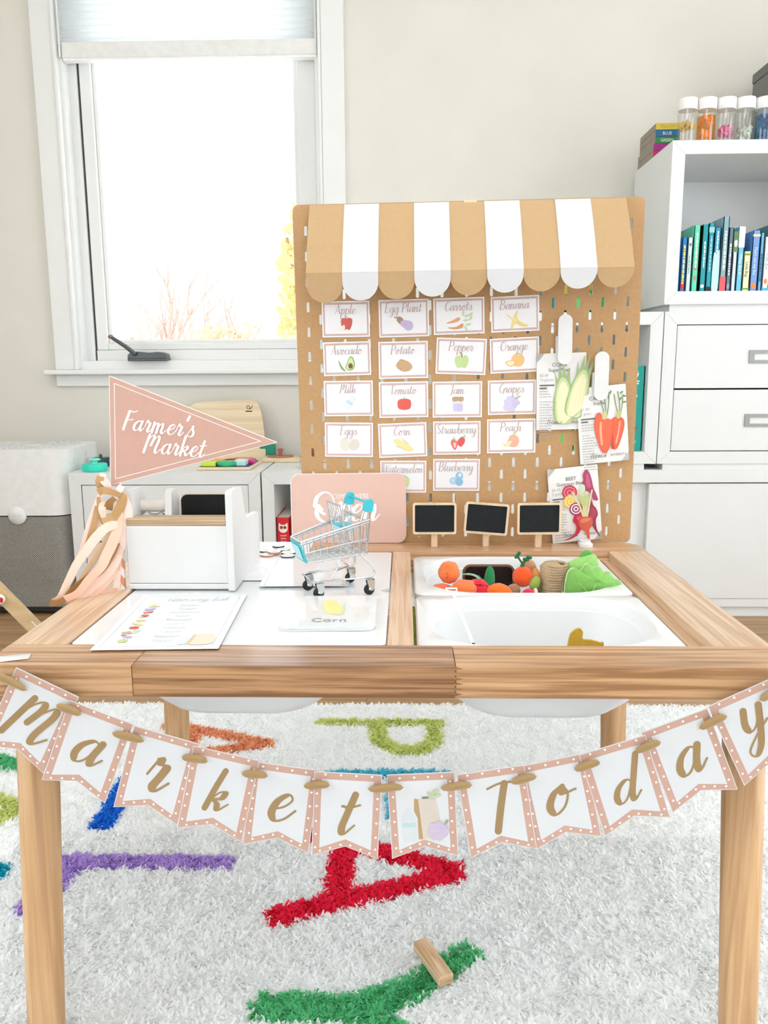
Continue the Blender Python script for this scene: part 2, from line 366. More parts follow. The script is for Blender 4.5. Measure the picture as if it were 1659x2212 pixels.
def brush(mb, pts, thick, thin, y, mi=0, M=None, n=7):
    """calligraphic stroke in (x, z): thick going down, thin going up"""
    P = catmull([(p[0], p[1], 0) for p in pts], n); N = len(P); v = []
    for i, p in enumerate(P):
        t = P[min(i + 1, N - 1)] - P[max(i - 1, 0)]
        t = t.normalized() if t.length > 1e-9 else Vector((0, -1, 0))
        w = thin + (thick - thin) * max(0.0, -t.y) ** 1.3
        nx, nz = -t.y, t.x
        yy = y - 4e-6 * i
        v += [(p.x - nx * w / 2, yy, p.y - nz * w / 2), (p.x + nx * w / 2, yy, p.y + nz * w / 2)]
    mb.add(v, [(2 * i, 2 * i + 1, 2 * i + 3, 2 * i + 2) for i in range(N - 1)], mi, False, M)
    for p, t, yy in ((P[0], P[1] - P[0], y), (P[-1], P[-1] - P[-2], y - 4e-6 * N)):
        w = thin + (thick - thin) * max(0.0, -t.normalized().y) ** 1.3
        mb.flat(ellipse(p.x, p.y, w / 2, w / 2, 0, 10), yy - 0.00003, mi, M)
def script(mb, word, x, z, size, thick=0.16, thin=0.05, slant=0.18, y=0.0, mi=0, M=None, center=False, space=1.0, n=7):
    if center: x -= script_width(word) * size * space / 2
    for k, ch in enumerate(word):
        adv, strokes = GLYPH[ch]
        for j, st in enumerate(strokes):
            pts = [(x + (p[0] + p[1] * slant) * size, z + p[1] * size) for p in st]
            brush(mb, pts, thick * size, thin * size, y - 0.00016 * j - 0.0004 * (k % 2), mi, M, n)
        x += adv * size * space
    return mb
_TXT = {}
def sans(mb, body, x, z, size, y=0.0, mi=0, M=None, align='LEFT', bold=0.0, xs=1.0):
    key = (body, bold)
    if key not in _TXT:
        cu = bpy.data.curves.new('lettering_source', 'FONT'); cu.body = body; cu.size = 1.0; cu.resolution_u = 2; cu.offset = bold
        ob = bpy.data.objects.new('lettering_source', cu); COL.objects.link(ob)
        me = bpy.data.meshes.new_from_object(ob)
        _TXT[key] = ([v.co[:] for v in me.vertices], [list(p.vertices) for p in me.polygons])
        bpy.data.objects.remove(ob, do_unlink=True); bpy.data.meshes.remove(me); bpy.data.curves.remove(cu)
    vs, fs = _TXT[key]
    if not vs: return mb
    w = max(v[0] for v in vs); ox = {'LEFT': 0, 'CENTER': -w / 2, 'RIGHT': -w}[align]
    mb.add([(x + (v[0] + ox) * size * xs, y, z + v[1] * size) for v in vs], fs, mi, False, M)
    return mb
class Pic:
    """a small flat printed picture: shapes by colour, each a hair above the last"""
    def __init__(self, y0=-0.0010, dy=0.00006): self.mb = MB(); self.mats = []; self.y = y0; self.dy = dy
    def mi(self, rgb):
        m = col(rgb, 0.5, 0.3)
        if m not in self.mats: self.mats.append(m)
        return self.mats.index(m)
    def poly(self, rgb, pts): self.y -= self.dy; self.mb.flat(pts, self.y, self.mi(rgb)); return self
    def ell(self, rgb, cx, cz, rx, rz, rot=0): return self.poly(rgb, ellipse(cx, cz, rx, rz, rot))
    def blob(self, rgb, pts): return self.poly(rgb, [(p.x, p.y) for p in catmull([(a, b, 0) for a, b in pts], 6, True)])
    def line(self, rgb, pts, w, w2=None): self.y -= self.dy; brush(self.mb, pts, w, w2 or w, self.y, self.mi(rgb)); return self
    def build(self, name, parent, M=None):
        if M is not None: self.mb.v = [tuple(M @ Vector(p)) for p in self.mb.v]
        return self.mb.build(name, self.mats, parent)

# ================================================================== THE SETTING
M_WALL = mat('wall_paint', (224, 221, 212), 0.85, 0.015, 6, bump=0.05, bscale=300)
M_TRIM = mat('trim_paint', (233, 234, 233), 0.4, 0.01, 10)
M_CEIL = mat('ceiling_paint', (243, 242, 238), 0.9, 0.01, 5)
M_WHITE = mat('white_lacquer', (223, 225, 225), 0.32, 0.01, 12)
M_GAP = mat('shadow_gap', (22, 22, 22), 0.8)
M_CHROME = mat('chrome', (215, 220, 224), 0.14, 0.03, 30, metal=1.0)
M_GLASS = pane_material()
XL, XR, YR, YB, ZC = -1.98, 2.2, -2.56, 2.12, 2.62
# window openings
WX0, WX1, WZ0, WZ1 = -1.135, -0.265, 0.790, 2.20

fl = tag(MB().box(XL, XR, YR, YB, -0.03, -0.001).build('floor', mat('subfloor', (150, 118, 84), 0.7)), kind='structure')
_planks = [wood('oak_plank_%d' % i, (176 + 10 * i, 142 + 8 * i, 100 + 7 * i), (140 + 8 * i, 108 + 7 * i, 74 + 6 * i), 'X', 45, 0.4, 2.0, (0.3, 0.7), seed=i * 3.1) for i in range(3)]
_y = 0.62; _row = 0
while _y < YB - 0.01:
    y1 = min(_y + 0.127, YB); x = XL + (_row * 0.47) % 0.9 - 0.9; k = 0
    while x < XR:
        a, b = max(x, XL), min(x + 1.05 + 0.2 * ((_row * 7 + k) % 3), XR)
        if b - a > 0.05:
            MB().box(a + 0.0008, b - 0.0008, _y + 0.0009, y1 - 0.0009, -0.004, 0.0).build('plank', _planks[(_row * 2 + k) % 3], fl)
        x = b if b > x else x + 1; k += 1
    _y += 0.127; _row += 1

def wall(name, mb): return tag(mb.build(name, M_WALL), kind='structure')
w = MB()
w.box(XL, WX0, YB, YB + 0.16, 0, ZC).box(WX1, XR, YB, YB + 0.16, 0, ZC).box(WX0, WX1, YB, YB + 0.16, 0, WZ0).box(WX0, WX1, YB, YB + 0.16, WZ1, ZC)
wall('wall_back', w)
w = MB()   # wall beside the camera's left with a big opening for the added window
w.box(XL - 0.12, XL, YR, -1.40, 0, ZC).box(XL - 0.12, XL, 0.30, YB, 0, ZC).box(XL - 0.12, XL, -1.40, 0.30, 0, 0.70).box(XL - 0.12, XL, -1.40, 0.30, 2.2, ZC)
wall('wall_left', w)
w = MB()  # right wall, opened for the added side window
w.box(XR, XR + 0.12, YR, -0.80, 0, ZC).box(XR, XR + 0.12, 1.00, YB, 0, ZC).box(XR, XR + 0.12, -0.80, 1.00, 0, 0.24).box(XR, XR + 0.12, -0.80, 1.00, 2.2, ZC)
wall('wall_right', w)
w = MB()   # wall behind the camera with a wide window
w.box(XL, -0.80, YR - 0.12, YR, 0, ZC).box(1.50, XR, YR - 0.12, YR, 0, ZC).box(-0.80, 1.50, YR - 0.12, YR, 0, 0.12).box(-0.80, 1.50, YR - 0.12, YR, 2.2, ZC)
wall('wall_rear', w)
tag(MB().box(XL, XR, YR, YB, ZC, ZC + 0.1).build('ceiling', M_CEIL), kind='structure')
for nm, a in (('baseboard_back', (-1.98, XR, YB - 0.014, YB, 0, 0.11)), ('baseboard_right', (XR - 0.014, XR, YR, YB, 0, 0.11)), ('baseboard_left', (XL, XL + 0.014, YR, YB, 0, 0.11))):
    tag(MB().rbox(*a, r=0.004).build(nm, M_TRIM), kind='structure')

# ---- unseen ceiling light added above the play corner to brighten tops and rug
cl = thing('ceiling_fill', 'unseen round fill light added on the ceiling above the play table', 'lamp', (0.15, -0.35, ZC))
MB().lathe([(.60, 0), (.60, -.035), (.585, -.045)], 40).build('rim', M_TRIM, cl)
_ll = bpy.data.lights.new('ceiling_fill_light', 'AREA'); _ll.shape = 'DISK'; _ll.size = 1.16; _ll.energy = 9; _ll.color = (0.96, 0.98, 1.0)
_lo = bpy.data.objects.new('fill_light', _ll); COL.objects.link(_lo); _lo.parent = cl; _lo.location = (0, 0, -.05)

# ---- window in view: casing, jambs, sash, pane, sill, crank
win = struct('window_1', loc=(0, 0, 0))
YC = YB - 0.022
MB().rbox(-1.218, WX0 - 0.012, YC, YB, 0.774, 2.30, 0.003).build('casing', M_TRIM, win)
MB().rbox(WX1 + 0.010, -0.178, YC, YB, 0.774, 2.30, 0.003).build('casing', M_TRIM, win)
MB().rbox(-1.146, -0.256, YC, YB, 2.222, 2.30, 0.003).build('casing', M_TRIM, win)
for x0, x1 in ((WX0 - 0.012, WX0), (WX1, WX1 + 0.010)):
    MB().rbox(x0, x1, YC - 0.006, YB, 0.774, 2.22, 0.003).build('casing_bead', M_TRIM, win)
MB().rbox(-1.246, -0.150, YB - 0.062, YB, 0.757, 0.774, 0.005).build('sill', M_TRIM, win)
MB().rbox(-1.220, -0.176, YC + 0.004, YB, 0.716, 0.757, 0.003).build('apron', M_TRIM, win)
jb = MB()
jb.box(WX0, WX0 + 0.012, YB - 0.004, YB + 0.11, 0.774, WZ1).box(WX1 - 0.012, WX1, YB - 0.004, YB + 0.11, 0.774, WZ1).box(WX0 + 0.0125, WX1 - 0.0125, YB - 0.004, YB + 0.11, 0.760, 0.805)
jb.build('jamb', M_TRIM, win)
YS = YB + 0.045        # front of the sash
MB().box(WX0 + 0.0122, WX0 + 0.0395, YS - 0.004, YS + 0.05, 0.8062, WZ1).build('jamb_stop', M_TRIM, win)
MB().box(WX0 + 0.0465, WX1 - 0.0165, YS - 0.0035, YS + 0.05, 0.8063, 0.8425).build('frame_rail', M_TRIM, win)
for x0, x1 in ((WX0 + 0.0465, WX0 + 0.086), (WX1 - 0.080, WX1 - 0.016)):
    MB().rbox(x0, x1, YS, YS + 0.045, 0.8435, WZ1, 0.003).build('sash_stile', M_TRIM, win)
MB().rbox(WX0 + 0.0862, WX1 - 0.0802, YS + .0005, YS + 0.0445, 0.8437, 0.868, 0.003).build('sash_rail', M_TRIM, win)
for x0, x1 in ((WX0 + 0.086, WX0 + 0.100), (WX1 - 0.094, WX1 - 0.080)):
    MB().rbox(x0, x1, YS + 0.014, YS + 0.040, 0.868, WZ1, 0.003).build('glazing_bead', M_TRIM, win)
MB().rbox(WX0 + 0.1002, WX1 - 0.0942, YS + 0.0145, YS + 0.0395, 0.8682, 0.880, 0.003).build('glazing_bead', M_TRIM, win)
MB().box(WX0 + 0.0400, WX0 + 0.0460, YS + 0.004, YS + 0.03, 0.806, WZ1).build('seal', mat('dark_seal', (70, 72, 70), 0.7), win)
MB().box(WX0 + 0.088, WX1 - 0.082, YS + 0.024, YS + 0.028, 0.870, WZ1).build('pane', M_GLASS, win)
crank = MB(); M_CRK = mat('gunmetal', (92, 96, 100), 0.35, 0.05, 60, metal=0.7)
crank.rbox(-0.955, -0.815, YB - 0.034, YB + 0.02, 0.803, 0.812, 0.003)
crank.prism([(p.x, p.y) for p in catmull([(-0.955, .812, 0), (-0.952, .826, 0), (-0.93, .836, 0), (-0.88, .832, 0), (-0.845, .834, 0), (-0.82, .828, 0), (-0.815, .812, 0)], 5)], YB - 0.030, YB + 0.012)
crank = crank.build('crank_housing', M_CRK, win)
MB().tube(catmull([(-0.925, YB - .035, .826), (-0.95, YB - .045, .850), (-0.975, YB - .048, .868), (-1.0, YB - .046, .884)], 5), [.008 - .0001 * i for i in range(16)]).build('crank_arm', M_CRK, crank)
MB().blob((-1.004, YB - .046, .887), (.010, .008, .007)).build('crank_knob', mat('bronze_knob', (150, 125, 100), 0.4, metal=0.6), crank)
# rear window, and unseen side windows added to hold the fill lights: plain frames with panes
def plain_window(name, along, a0, a1, z0, z1, at, n):
    s = struct(name)
    def bar(u0, u1, v0, v1):
        if along == 'X': MB().box(u0, u1, at - 0.04, at, v0, v1).build('frame', M_TRIM, s)
        else: MB().box(at - 0.04, at, u0, u1, v0, v1).build('frame', M_TRIM, s)
    bar(a0, a1, z0, z0 + .05); bar(a0, a1, z1 - .05, z1)
    for i in range(n + 1):
        c = a0 + (a1 - a0) * i / n; bar(max(a0, c - .025), min(a1, c + .025), z0, z1)
    return s
plain_window('window_2', 'X', -0.80, 1.50, 0.12, 2.2, YR - 0.05, 3)
plain_window('added_window_right', 'Y', -0.80, 1.00, 0.24, 2.2, XR + 0.09, 2)
plain_window('added_window_left', 'Y', -1.40, 0.30, 0.70, 2.2, XL - 0.05, 2)

# ---- cellular shade at the top of the window
sh = thing('cellular_shade', 'white pleated cellular shade half drawn over the window', 'shade', (0, 0, 0))
pl = MB(); zz = 1.846; k = 0
outl = []
while zz < 2.19:
    outl.append((YB + 0.006, zz)); outl.append((YB - 0.008, zz + 0.0105)); zz += 0.021
back = [(y + 0.026 if y < YB else y + 0.012, z) for y, z in outl]
n = len(outl)
for arr in (outl, back):
    v = [(x, y, z) for y, z in arr for x in (-1.1205, -0.2795)]
    pl.add(v, [(2 * i, 2 * i + 1, 2 * i + 3, 2 * i + 2) for i in range(n - 1)])
pl.build('pleated_fabric', translucent_material('shade_fabric', (246, 249, 250), 0.55), sh)
MB().rbox(-1.120, -0.268, YB - 0.014, YB + 0.022, 1.796, 1.846, 0.004).build('bottom_rail', mat('shade_rail', (232, 233, 230), 0.45), sh)
MB().box(-1.118, -0.270, YB - 0.010, YB + 0.018, 1.790, 1.796).build('rail_seal', mat('shade_rail_light', (244, 245, 244), 0.5), sh)
for x in (-1.126, -0.272):
    MB().tube([(x, YB - .012, 1.80), (x, YB - .012, 2.2)], 0.004, 6).build('guide_cord', M_TRIM, sh)

# ---- outdoors: bare trees, a thicket and a yellow leafy tree beyond the glass
def grow(mb, p, d, L, r, depth, rnd, spread=0.55):
    q = p + d * L; mb.tube([p, p.lerp(q, .5) + Vector((rnd.uniform(-.06, .06) * L, 0, rnd.uniform(-.03, .03) * L)), q], [r, r * .85, r * .7], 5, caps=False)
    if depth == 0: return
    for k in range(3 if depth > 2 else 2):
        a = Vector((rnd.uniform(-1, 1), rnd.uniform(-1, 1) * .6, rnd.uniform(-.2, .8))) * spread
        grow(mb, p.lerp(q, rnd.uniform(.6, 1)), (d + a).normalized(), L * rnd.uniform(.6, .8), r * .6, depth - 1, rnd, spread)
def bare_tree(x, y, zb, h, seed, label, rgb):
    t = thing('bare_tree', label, 'tree', (x, y, zb), group='garden trees outside the window')
    rnd = random.Random(seed); mb = MB()
    mb.tube([(0, 0, 0), (0.02, 0, h * .5)], [.10, .07], 7, caps=False)
    for k in range(4):
        grow(mb, Vector((0.02, 0, h * (.34 + .06 * k))), Vector((rnd.uniform(-.8, .8), rnd.uniform(-.3, .3), 1)).normalized(), h * .22, .05, 4, rnd)
    mb.build('trunk_and_branches', mat('bark_%d' % seed, rgb, 0.9, 0.1, 20), t)
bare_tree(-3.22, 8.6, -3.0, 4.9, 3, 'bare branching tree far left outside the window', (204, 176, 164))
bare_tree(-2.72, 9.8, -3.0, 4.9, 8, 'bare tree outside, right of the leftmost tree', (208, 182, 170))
def leafy(name, label, x, y, z0, z1, rx, ry, nl, size, rgb, rgb2, bark, seed, group=None):
    t = thing(name, label, 'tree' if 'tree' in name else 'shrub', (x, y, -3.0), group=group)
    rnd = random.Random(seed); rg = np.random.default_rng(seed)
    st = MB()
    for k in range(9):
        a = rnd.uniform(0, 6.28); st.tube(catmull([(0, 0, 0), (rx * .3 * math.cos(a), ry * .3 * math.sin(a), (z1 + 3) * .5), (rx * .85 * math.cos(a), ry * .85 * math.sin(a), (z1 + 3) * rnd.uniform(.75, .98))], 4), [.05 - .0035 * i for i in range(9)], 5, caps=False)
    st.build('stems', mat('stem_' + name + str(seed), bark, 0.9), t)
    d = rg.normal(size=(nl, 3)); d /= np.linalg.norm(d, axis=1)[:, None]; rr = rg.uniform(.45, 1.05, nl) ** .5
    c = d * rr[:, None] * np.array([rx, ry, (z1 - z0) / 2]) + np.array([0, 0, (z0 + z1) / 2 + 3.0])
    u = rg.normal(size=(nl, 3)); u /= np.linalg.norm(u, axis=1)[:, None]; w_ = np.cross(u, rg.normal(size=(nl, 3))); w_ /= np.linalg.norm(w_, axis=1)[:, None]
    s = (size * rg.uniform(.6, 1.3, nl))[:, None]
    vs = np.stack([c - u * s, c + w_ * s * .45, c + u * s, c - w_ * s * .45], 1).reshape(-1, 3)
    mb = MB(); mb.v = [tuple(p) for p in vs.tolist()]; mb.f = [(4 * i, 4 * i + 1, 4 * i + 2, 4 * i + 3) for i in range(nl)]
    mb.m = [int(i % 2) for i in range(nl)]; mb.s = [False] * nl
    o = mb.build('foliage', [translucent_material('leaf_a_' + name + str(seed), rgb, .35), translucent_material('leaf_b_' + name + str(seed), rgb2, .35)], t)
    o['kind'] = 'stuff'
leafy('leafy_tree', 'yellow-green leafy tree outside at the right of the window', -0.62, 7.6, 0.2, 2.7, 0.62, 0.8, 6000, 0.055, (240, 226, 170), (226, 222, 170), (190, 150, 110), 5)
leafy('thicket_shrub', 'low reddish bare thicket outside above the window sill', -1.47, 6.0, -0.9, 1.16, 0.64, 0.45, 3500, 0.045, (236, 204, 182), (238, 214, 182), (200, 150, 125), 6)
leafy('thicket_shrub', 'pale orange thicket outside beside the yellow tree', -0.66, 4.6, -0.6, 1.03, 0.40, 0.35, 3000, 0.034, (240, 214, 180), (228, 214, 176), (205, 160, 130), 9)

# ================================================================== WHITE CUBE FURNITURE ALONG THE BACK WALL
YF, YBK = 1.672, 2.050
FT = 0.037
def panel_frame(t, x0, x1, z0, z1, yf=YF, yb=YBK, ft=FT, back=True):
    """four mitred panels round the front, running back to the rear"""
    g = 0.0003
    for nm, q in (('top_panel', [(x0 + g, z1), (x1 - g, z1), (x1 - ft - g, z1 - ft), (x0 + ft + g, z1 - ft)]), ('bottom_panel', [(x0 + ft + g, z0 + ft), (x1 - ft - g, z0 + ft), (x1 - g, z0), (x0 + g, z0)]),
                  ('side_panel', [(x0, z0 + g), (x0, z1 - g), (x0 + ft, z1 - ft - g), (x0 + ft, z0 + ft + g)]), ('side_panel', [(x1, z0 + g), (x1 - ft, z0 + ft + g), (x1 - ft, z1 - ft - g), (x1, z1 - g)])):
        MB().prism(q, yf, yb).build(nm, M_WHITE, t, fix=True)
    if back: MB().box(x0 + ft, x1 - ft, yb - 0.012, yb - 0.004, z0 + ft, z1 - ft).build('back_panel', M_WHITE, t)
def drawer(t, x0, x1, z0, z1, yf=YF, handle=True, hx=None):
    g = 0.0025
    d = MB().rbox(x0 + g, x1 - g, yf + 0.001, yf + 0.020, z0 + g, z1 - g, 0.0012, 1).build('drawer_front', M_WHITE, t)
    MB().box(x0 + 0.01, x1 - 0.01, yf + 0.020, yf + 0.32, z0 + 0.01, z1 - 0.02).build('drawer_box', M_GAP, t)  # box coloured near-black as shade behind the front
    if handle:
        c = (x0 + x1) / 2 if hx is None else hx; zc = (z0 + z1) / 2; m = mat('brushed_nickel', (150, 152, 148), 0.42, 0.03, 80, metal=0.35)
        h = MB(); w2, h2 = 0.045, 0.019
        for q in ([(c - w2, zc + h2), (c + w2, zc + h2), (c + w2 - .015, zc + h2 - .010), (c - w2 + .015, zc + h2 - .010)], [(c - w2, zc - h2), (c - w2 + .015, zc - h2 + .009), (c + w2 - .015, zc - h2 + .009), (c + w2, zc - h2)],
                  [(c - w2, zc - h2), (c - w2, zc + h2), (c - w2 + .015, zc + h2 - .010), (c - w2 + .015, zc - h2 + .009)], [(c + w2, zc - h2), (c + w2 - .015, zc - h2 + .009), (c + w2 - .015, zc + h2 - .010), (c + w2, zc + h2)]):
            h.prism(q, yf - 0.003, yf + 0.002)
        h = h.build('handle', m, d, fix=True)
def plinth(t, x0, x1, z0, z1, yf=YF + 0.016):
    MB().box(x0, x1, yf, YBK - 0.01, z0, z1).build('plinth', M_WHITE, t)
LP = -1.020
# low row, left: two-drawer chest
t = thing('drawer_chest', 'low white two-drawer chest under the window behind the pink pennant', 'chest', (0, 0, 0))
panel_frame(t, LP, -0.4245, 0.025, 0.4605); plinth(t, LP + .03, -0.45, 0, 0.025)
MB().box(LP + FT, -0.4235 - FT, YF + .012, YF + .02, .06, .425).build('gap_shade_sheet', M_GAP, t)  # near-black sheet standing in for shade in the drawer gaps
drawer(t, LP + FT, -0.4235 - FT, 0.242, 0.4235, handle=False); drawer(t, LP + FT, -0.4235 - FT, 0.062, 0.242, handle=False)
# low row, middle: open cubby
t = thing('cubby_cabinet', 'low white open cubby cabinet behind the pink open sign', 'cabinet', (0, 0, 0))
panel_frame(t, -0.4195, 0.175, 0.025, 0.4605); plinth(t, -.39, 0.15, 0, 0.025)
MB().box(-0.14, -0.11, YF + .004, YBK - .012, 0.062, 0.4235).build('divider', M_WHITE, t)
# low row, right: base with sliding doors
t = thing('base_cabinet', 'long low white cabinet with sliding doors under the drawer cube', 'cabinet', (0, 0, 0))
MB().rbox(0.185, 1.385, YF, YBK, 0.426, 0.4655, 0.0015, 1).build('top_panel', M_WHITE, t)
MB().box(0.185, 1.385, YF + .004, YBK, 0.034, 0.059).build('bottom_rail', M_WHITE, t)
plinth(t, 0.20, 1.37, 0, 0.034)
MB().rbox(0.766, 1.383, YF + .004, YF + .022, 0.060, 0.4225, 0.0012, 1).build('sliding_door', M_WHITE, t)
MB().rbox(0.215, 0.790, YF + .026, YF + .044, 0.060, 0.4245, 0.0012, 1).build('sliding_door', M_WHITE, t)
MB().box(0.185, 0.215, YF + .002, YBK, 0.059, 0.426).build('side_panel', M_WHITE, t)
MB().box(1.355, 1.385, YF + .024, YBK, 0.059, 0.426).build('side_panel', M_WHITE, t)
MB().box(0.215, 1.355, YBK - .012, YBK, 0.059, 0.426).build('back_panel', M_WHITE, t)
# middle row: open cube on the left, drawer cube on the right
t = thing('cubby_cube', 'white open cube with picture books behind the pegboard', 'cabinet', (0, 0, 0))
panel_frame(t, 0.186, 0.7815, 0.484, 0.9325); plinth(t, 0.22, 0.747, 0.4657, 0.484, YF + .004)
MB().box(0.45, 0.47, YF + .01, YBK - .012, 0.521, 0.8955).build('divider', M_WHITE, t)
t = thing('drawer_cube', 'white two-drawer cube with inset nickel pulls in middle of right stack', 'cabinet', (0, 0, 0))
panel_frame(t, 0.7845, 1.380, 0.484, 0.9325); plinth(t, 0.803, 1.36, 0.4657, 0.484, YF + .004)
MB().box(0.7845 + FT, 1.38 - FT, YF + .012, YF + .02, .521, .8955).build('gap_shade_sheet', M_GAP, t)  # dark sheet again, shade painted in between the drawer fronts
drawer(t, 0.8215, 1.343, 0.7075, 0.8955); drawer(t, 0.8215, 1.343, 0.521, 0.7075)
# top cube: open, with the bookshelf
t = thing('shelf_cube', 'white open shelf cube at the top right holding picture books', 'cabinet', (0, 0, 0))
panel_frame(t, 0.780, 1.376, 0.953, 1.4035); plinth(t, 0.80, 1.355, 0.9327, 0.953, YF + .012)

# ---- picture books on the upper shelf
PAGE = mat('book_pages', (236, 230, 214), 0.8, 0.04, 200)
def lb_key(s): return str(sum(ord(c) for c in s))
def book(name, label, x0, x1, z0, z1, y0, depth, rgb, tilt=0.0, title=None, tcol=(255, 255, 255), tsize=0.011, tz=0.5, deco=(), group=None, cat='book', script_title=False, pages_top=True):
    t = thing(name, label, cat, ((x0 + x1) / 2, y0, z0), group=group); t.rotation_euler = (0, math.radians(tilt), 0)
    w2 = (x1 - x0) / 2; h = z1 - z0
    c = col(rgb, 0.4, 0.3)
    cv = MB(); cv.box(-w2, w2, 0, .0025, 0, h)
    cv.box(-w2, -w2 + .002, 0, depth, 0, h).box(w2 - .002, w2, 0, depth, 0, h)
    cv.build('cover', c, t)
    MB().box(-w2 + .002, w2 - .002, .0026, depth - .004, .002, h - .003).build('pages', PAGE, t)
    if title or deco:
        for q_, (kind, rgb2, *a) in enumerate(deco):
            p = Pic(-0.0003 - .0001 * q_, .00005)
            if kind == 'band': p.poly(rgb2, [(-w2, a[0] * h), (w2, a[0] * h), (w2, a[1] * h), (-w2, a[1] * h)])
            elif kind == 'dot': p.ell(rgb2, a[1] * w2 if len(a) > 3 else 0, a[0] * h, w2 * a[-2] if len(a) > 2 else w2 * .6, a[-1])
            elif kind == 'wave': p.blob(rgb2, [(-w2, a[0] * h), (w2, a[0] * h), (w2, a[1] * h), (0, a[1] * h - .004), (-w2, a[1] * h - .008)])
            p.build('spine_mark', t)
        if title:
            p = Pic(-0.0009, .00005); mb = MB()
            if title[0] == '~':      # lettering too small to read: a run of short dashes
                L = int(title[1:]) * tsize * .55; xx = -L / 2; rnd = random.Random(title + lb_key(label))
                while xx < L / 2:
                    w_ = tsize * rnd.uniform(.35, 1.3); mb.flat([(xx, .1 * tsize), (min(xx + w_, L / 2), .1 * tsize), (min(xx + w_, L / 2), tsize * rnd.uniform(.5, .7)), (xx, tsize * .55)], 0); xx += w_ + tsize * .22
            elif script_title: script(mb, title, 0, 0, tsize * .6, center=True)
            else: sans(mb, title, 0, 0, tsize, align='CENTER')
            Mx = T(-tsize * .34, p.y - .0001, h * tz) @ RY(90)
            o = len(p.mb.v); mi = p.mi(tcol); p.mb.add(mb.v, mb.f, mi, False, Mx)
            p.build('spine_title', t)
    return t
S0 = 0.9905; G = 'picture books on the upper shelf'
YB1 = YF + 0.018
shelf = [
 ('royal blue book with yellow spine letters, first on the upper shelf', .8275, .8425, .152, (34, 122, 196), 4.0, '~20', (238, 226, 120), .010, .5, [('dot', (214, 40, 60), .12, .7, .014)]),
 ('pale mint book with dark title, second on the upper shelf', .8445, .8585, .152, (206, 236, 234), 3.5, 'words of nature', (40, 70, 80), .008, .5, [('dot', (120, 130, 150), .87, .5, .005)]),
 ('bright mint green book with white title', .8605, .8785, .186, (92, 212, 176), 3.0, '~20', (240, 250, 245), .009, .62, [('dot', (190, 130, 110), .2, .5, .006), ('dot', (200, 120, 110), .36, .5, .006)]),
 ('thin dark green book beside the mint green one', .8795, .8835, .184, (22, 128, 110), 3.0, None, None, 0, 0, []),
 ('deep teal book with small white title', .8845, .9015, .188, (0, 150, 160), 3.0, '~15', (225, 245, 245), .009, .55, [('dot', (230, 240, 240), .08, .6, .005)]),
 ('tall teal book with black foot band', .9030, .9185, .192, (18, 150, 172), 2.8, '~18', (150, 205, 205), .010, .55, [('band', (20, 24, 24), 0, .07), ('band', (150, 205, 205), .86, .94)]),
 ('teal and pale aqua two-tone book', .9205, .9375, .178, (28, 150, 186), 2.5, '~12', (240, 250, 250), .009, .78, [('wave', (190, 232, 236), 0, .62)]),
 ('tallest grey-blue book with red foot band', .9430, .9600, .209, (134, 172, 180), 2.2, '~18', (240, 244, 240), .011, .55, [('band', (232, 92, 98), 0, .2)]),
 ('dark slate book with pale lettering', .9615, .9745, .179, (92, 116, 138), 2.0, '~18', (225, 235, 240), .009, .5, [('dot', (150, 150, 190), .08, .6, .008)]),
 ('white and olive green book with dog drawing', .9760, .9890, .168, (196, 214, 226), 1.8, '~10', (250, 250, 250), .010, .45, [('band', (94, 132, 78), .66, 1.0), ('dot', (245, 245, 245), .8, .7, .010)]),
 ('white and sky blue book titled What Am I', .9905, 1.0075, .181, (104, 190, 220), 1.6, 'What Am I?', (250, 252, 252), .012, .42, [('band', (246, 246, 244), .68, 1.0)]),
 ('short cream book with green bands titled Little Bug', 1.0090, 1.0290, .112, (228, 228, 186), 0.5, 'Little Bug', (70, 80, 60), .011, .55, [('band', (120, 160, 60), .90, .95), ('band', (120, 160, 60), .04, .08)]),
 ('periwinkle blue book with orange fox at its foot', 1.0310, 1.0520, .170, (112, 156, 214), 1.0, "That's not my fox", (240, 244, 250), .011, .5, [('dot', (232, 130, 60), .09, .75, .009), ('band', (238, 214, 180), .90, .94)]),
 ('thin sky blue book beside the periwinkle one', 1.0535, 1.0645, .163, (96, 170, 214), 0.8, '~18', (30, 90, 140), .008, .4, []),
 ('white book with blue edges titled In the Zoo', 1.0665, 1.0850, .152, (240, 244, 246), 0.6, 'in the Zoo', (90, 140, 180), .011, .55, [('band', (80, 180, 214), 0, .06), ('dot', (226, 140, 70), .18, .5, .008)]),
 ('teal green book at the frame edge on upper shelf', 1.0870, 1.1050, .190, (16, 120, 128), 0.5, None, None, 0, 0, []),
]
for lb, x0, x1, h, rgb, tl, ti, tcx, ts, tz, dc in shelf:
    book('picture_book', lb, x0, x1, S0, S0 + h, YB1, .16, rgb, tl * .12, ti, tcx or (255, 255, 255), ts, tz, dc, G)
# back-row books that peep over the front row
for lb, x0, x1, h, rgb in (('dark green jungle book standing behind the first books', .830, .862, .176, (84, 116, 84)), ('dark brick red book behind the tallest book', .915, .945, .212, (120, 72, 62)),
                           ('dark green and navy book behind the Little Bug book', 1.000, 1.030, .165, (30, 96, 84))):
    book('picture_book', lb, x0, x1, S0, S0 + h, YB1 + .175, .14, rgb, 0, group='picture books in the back row of the upper shelf')
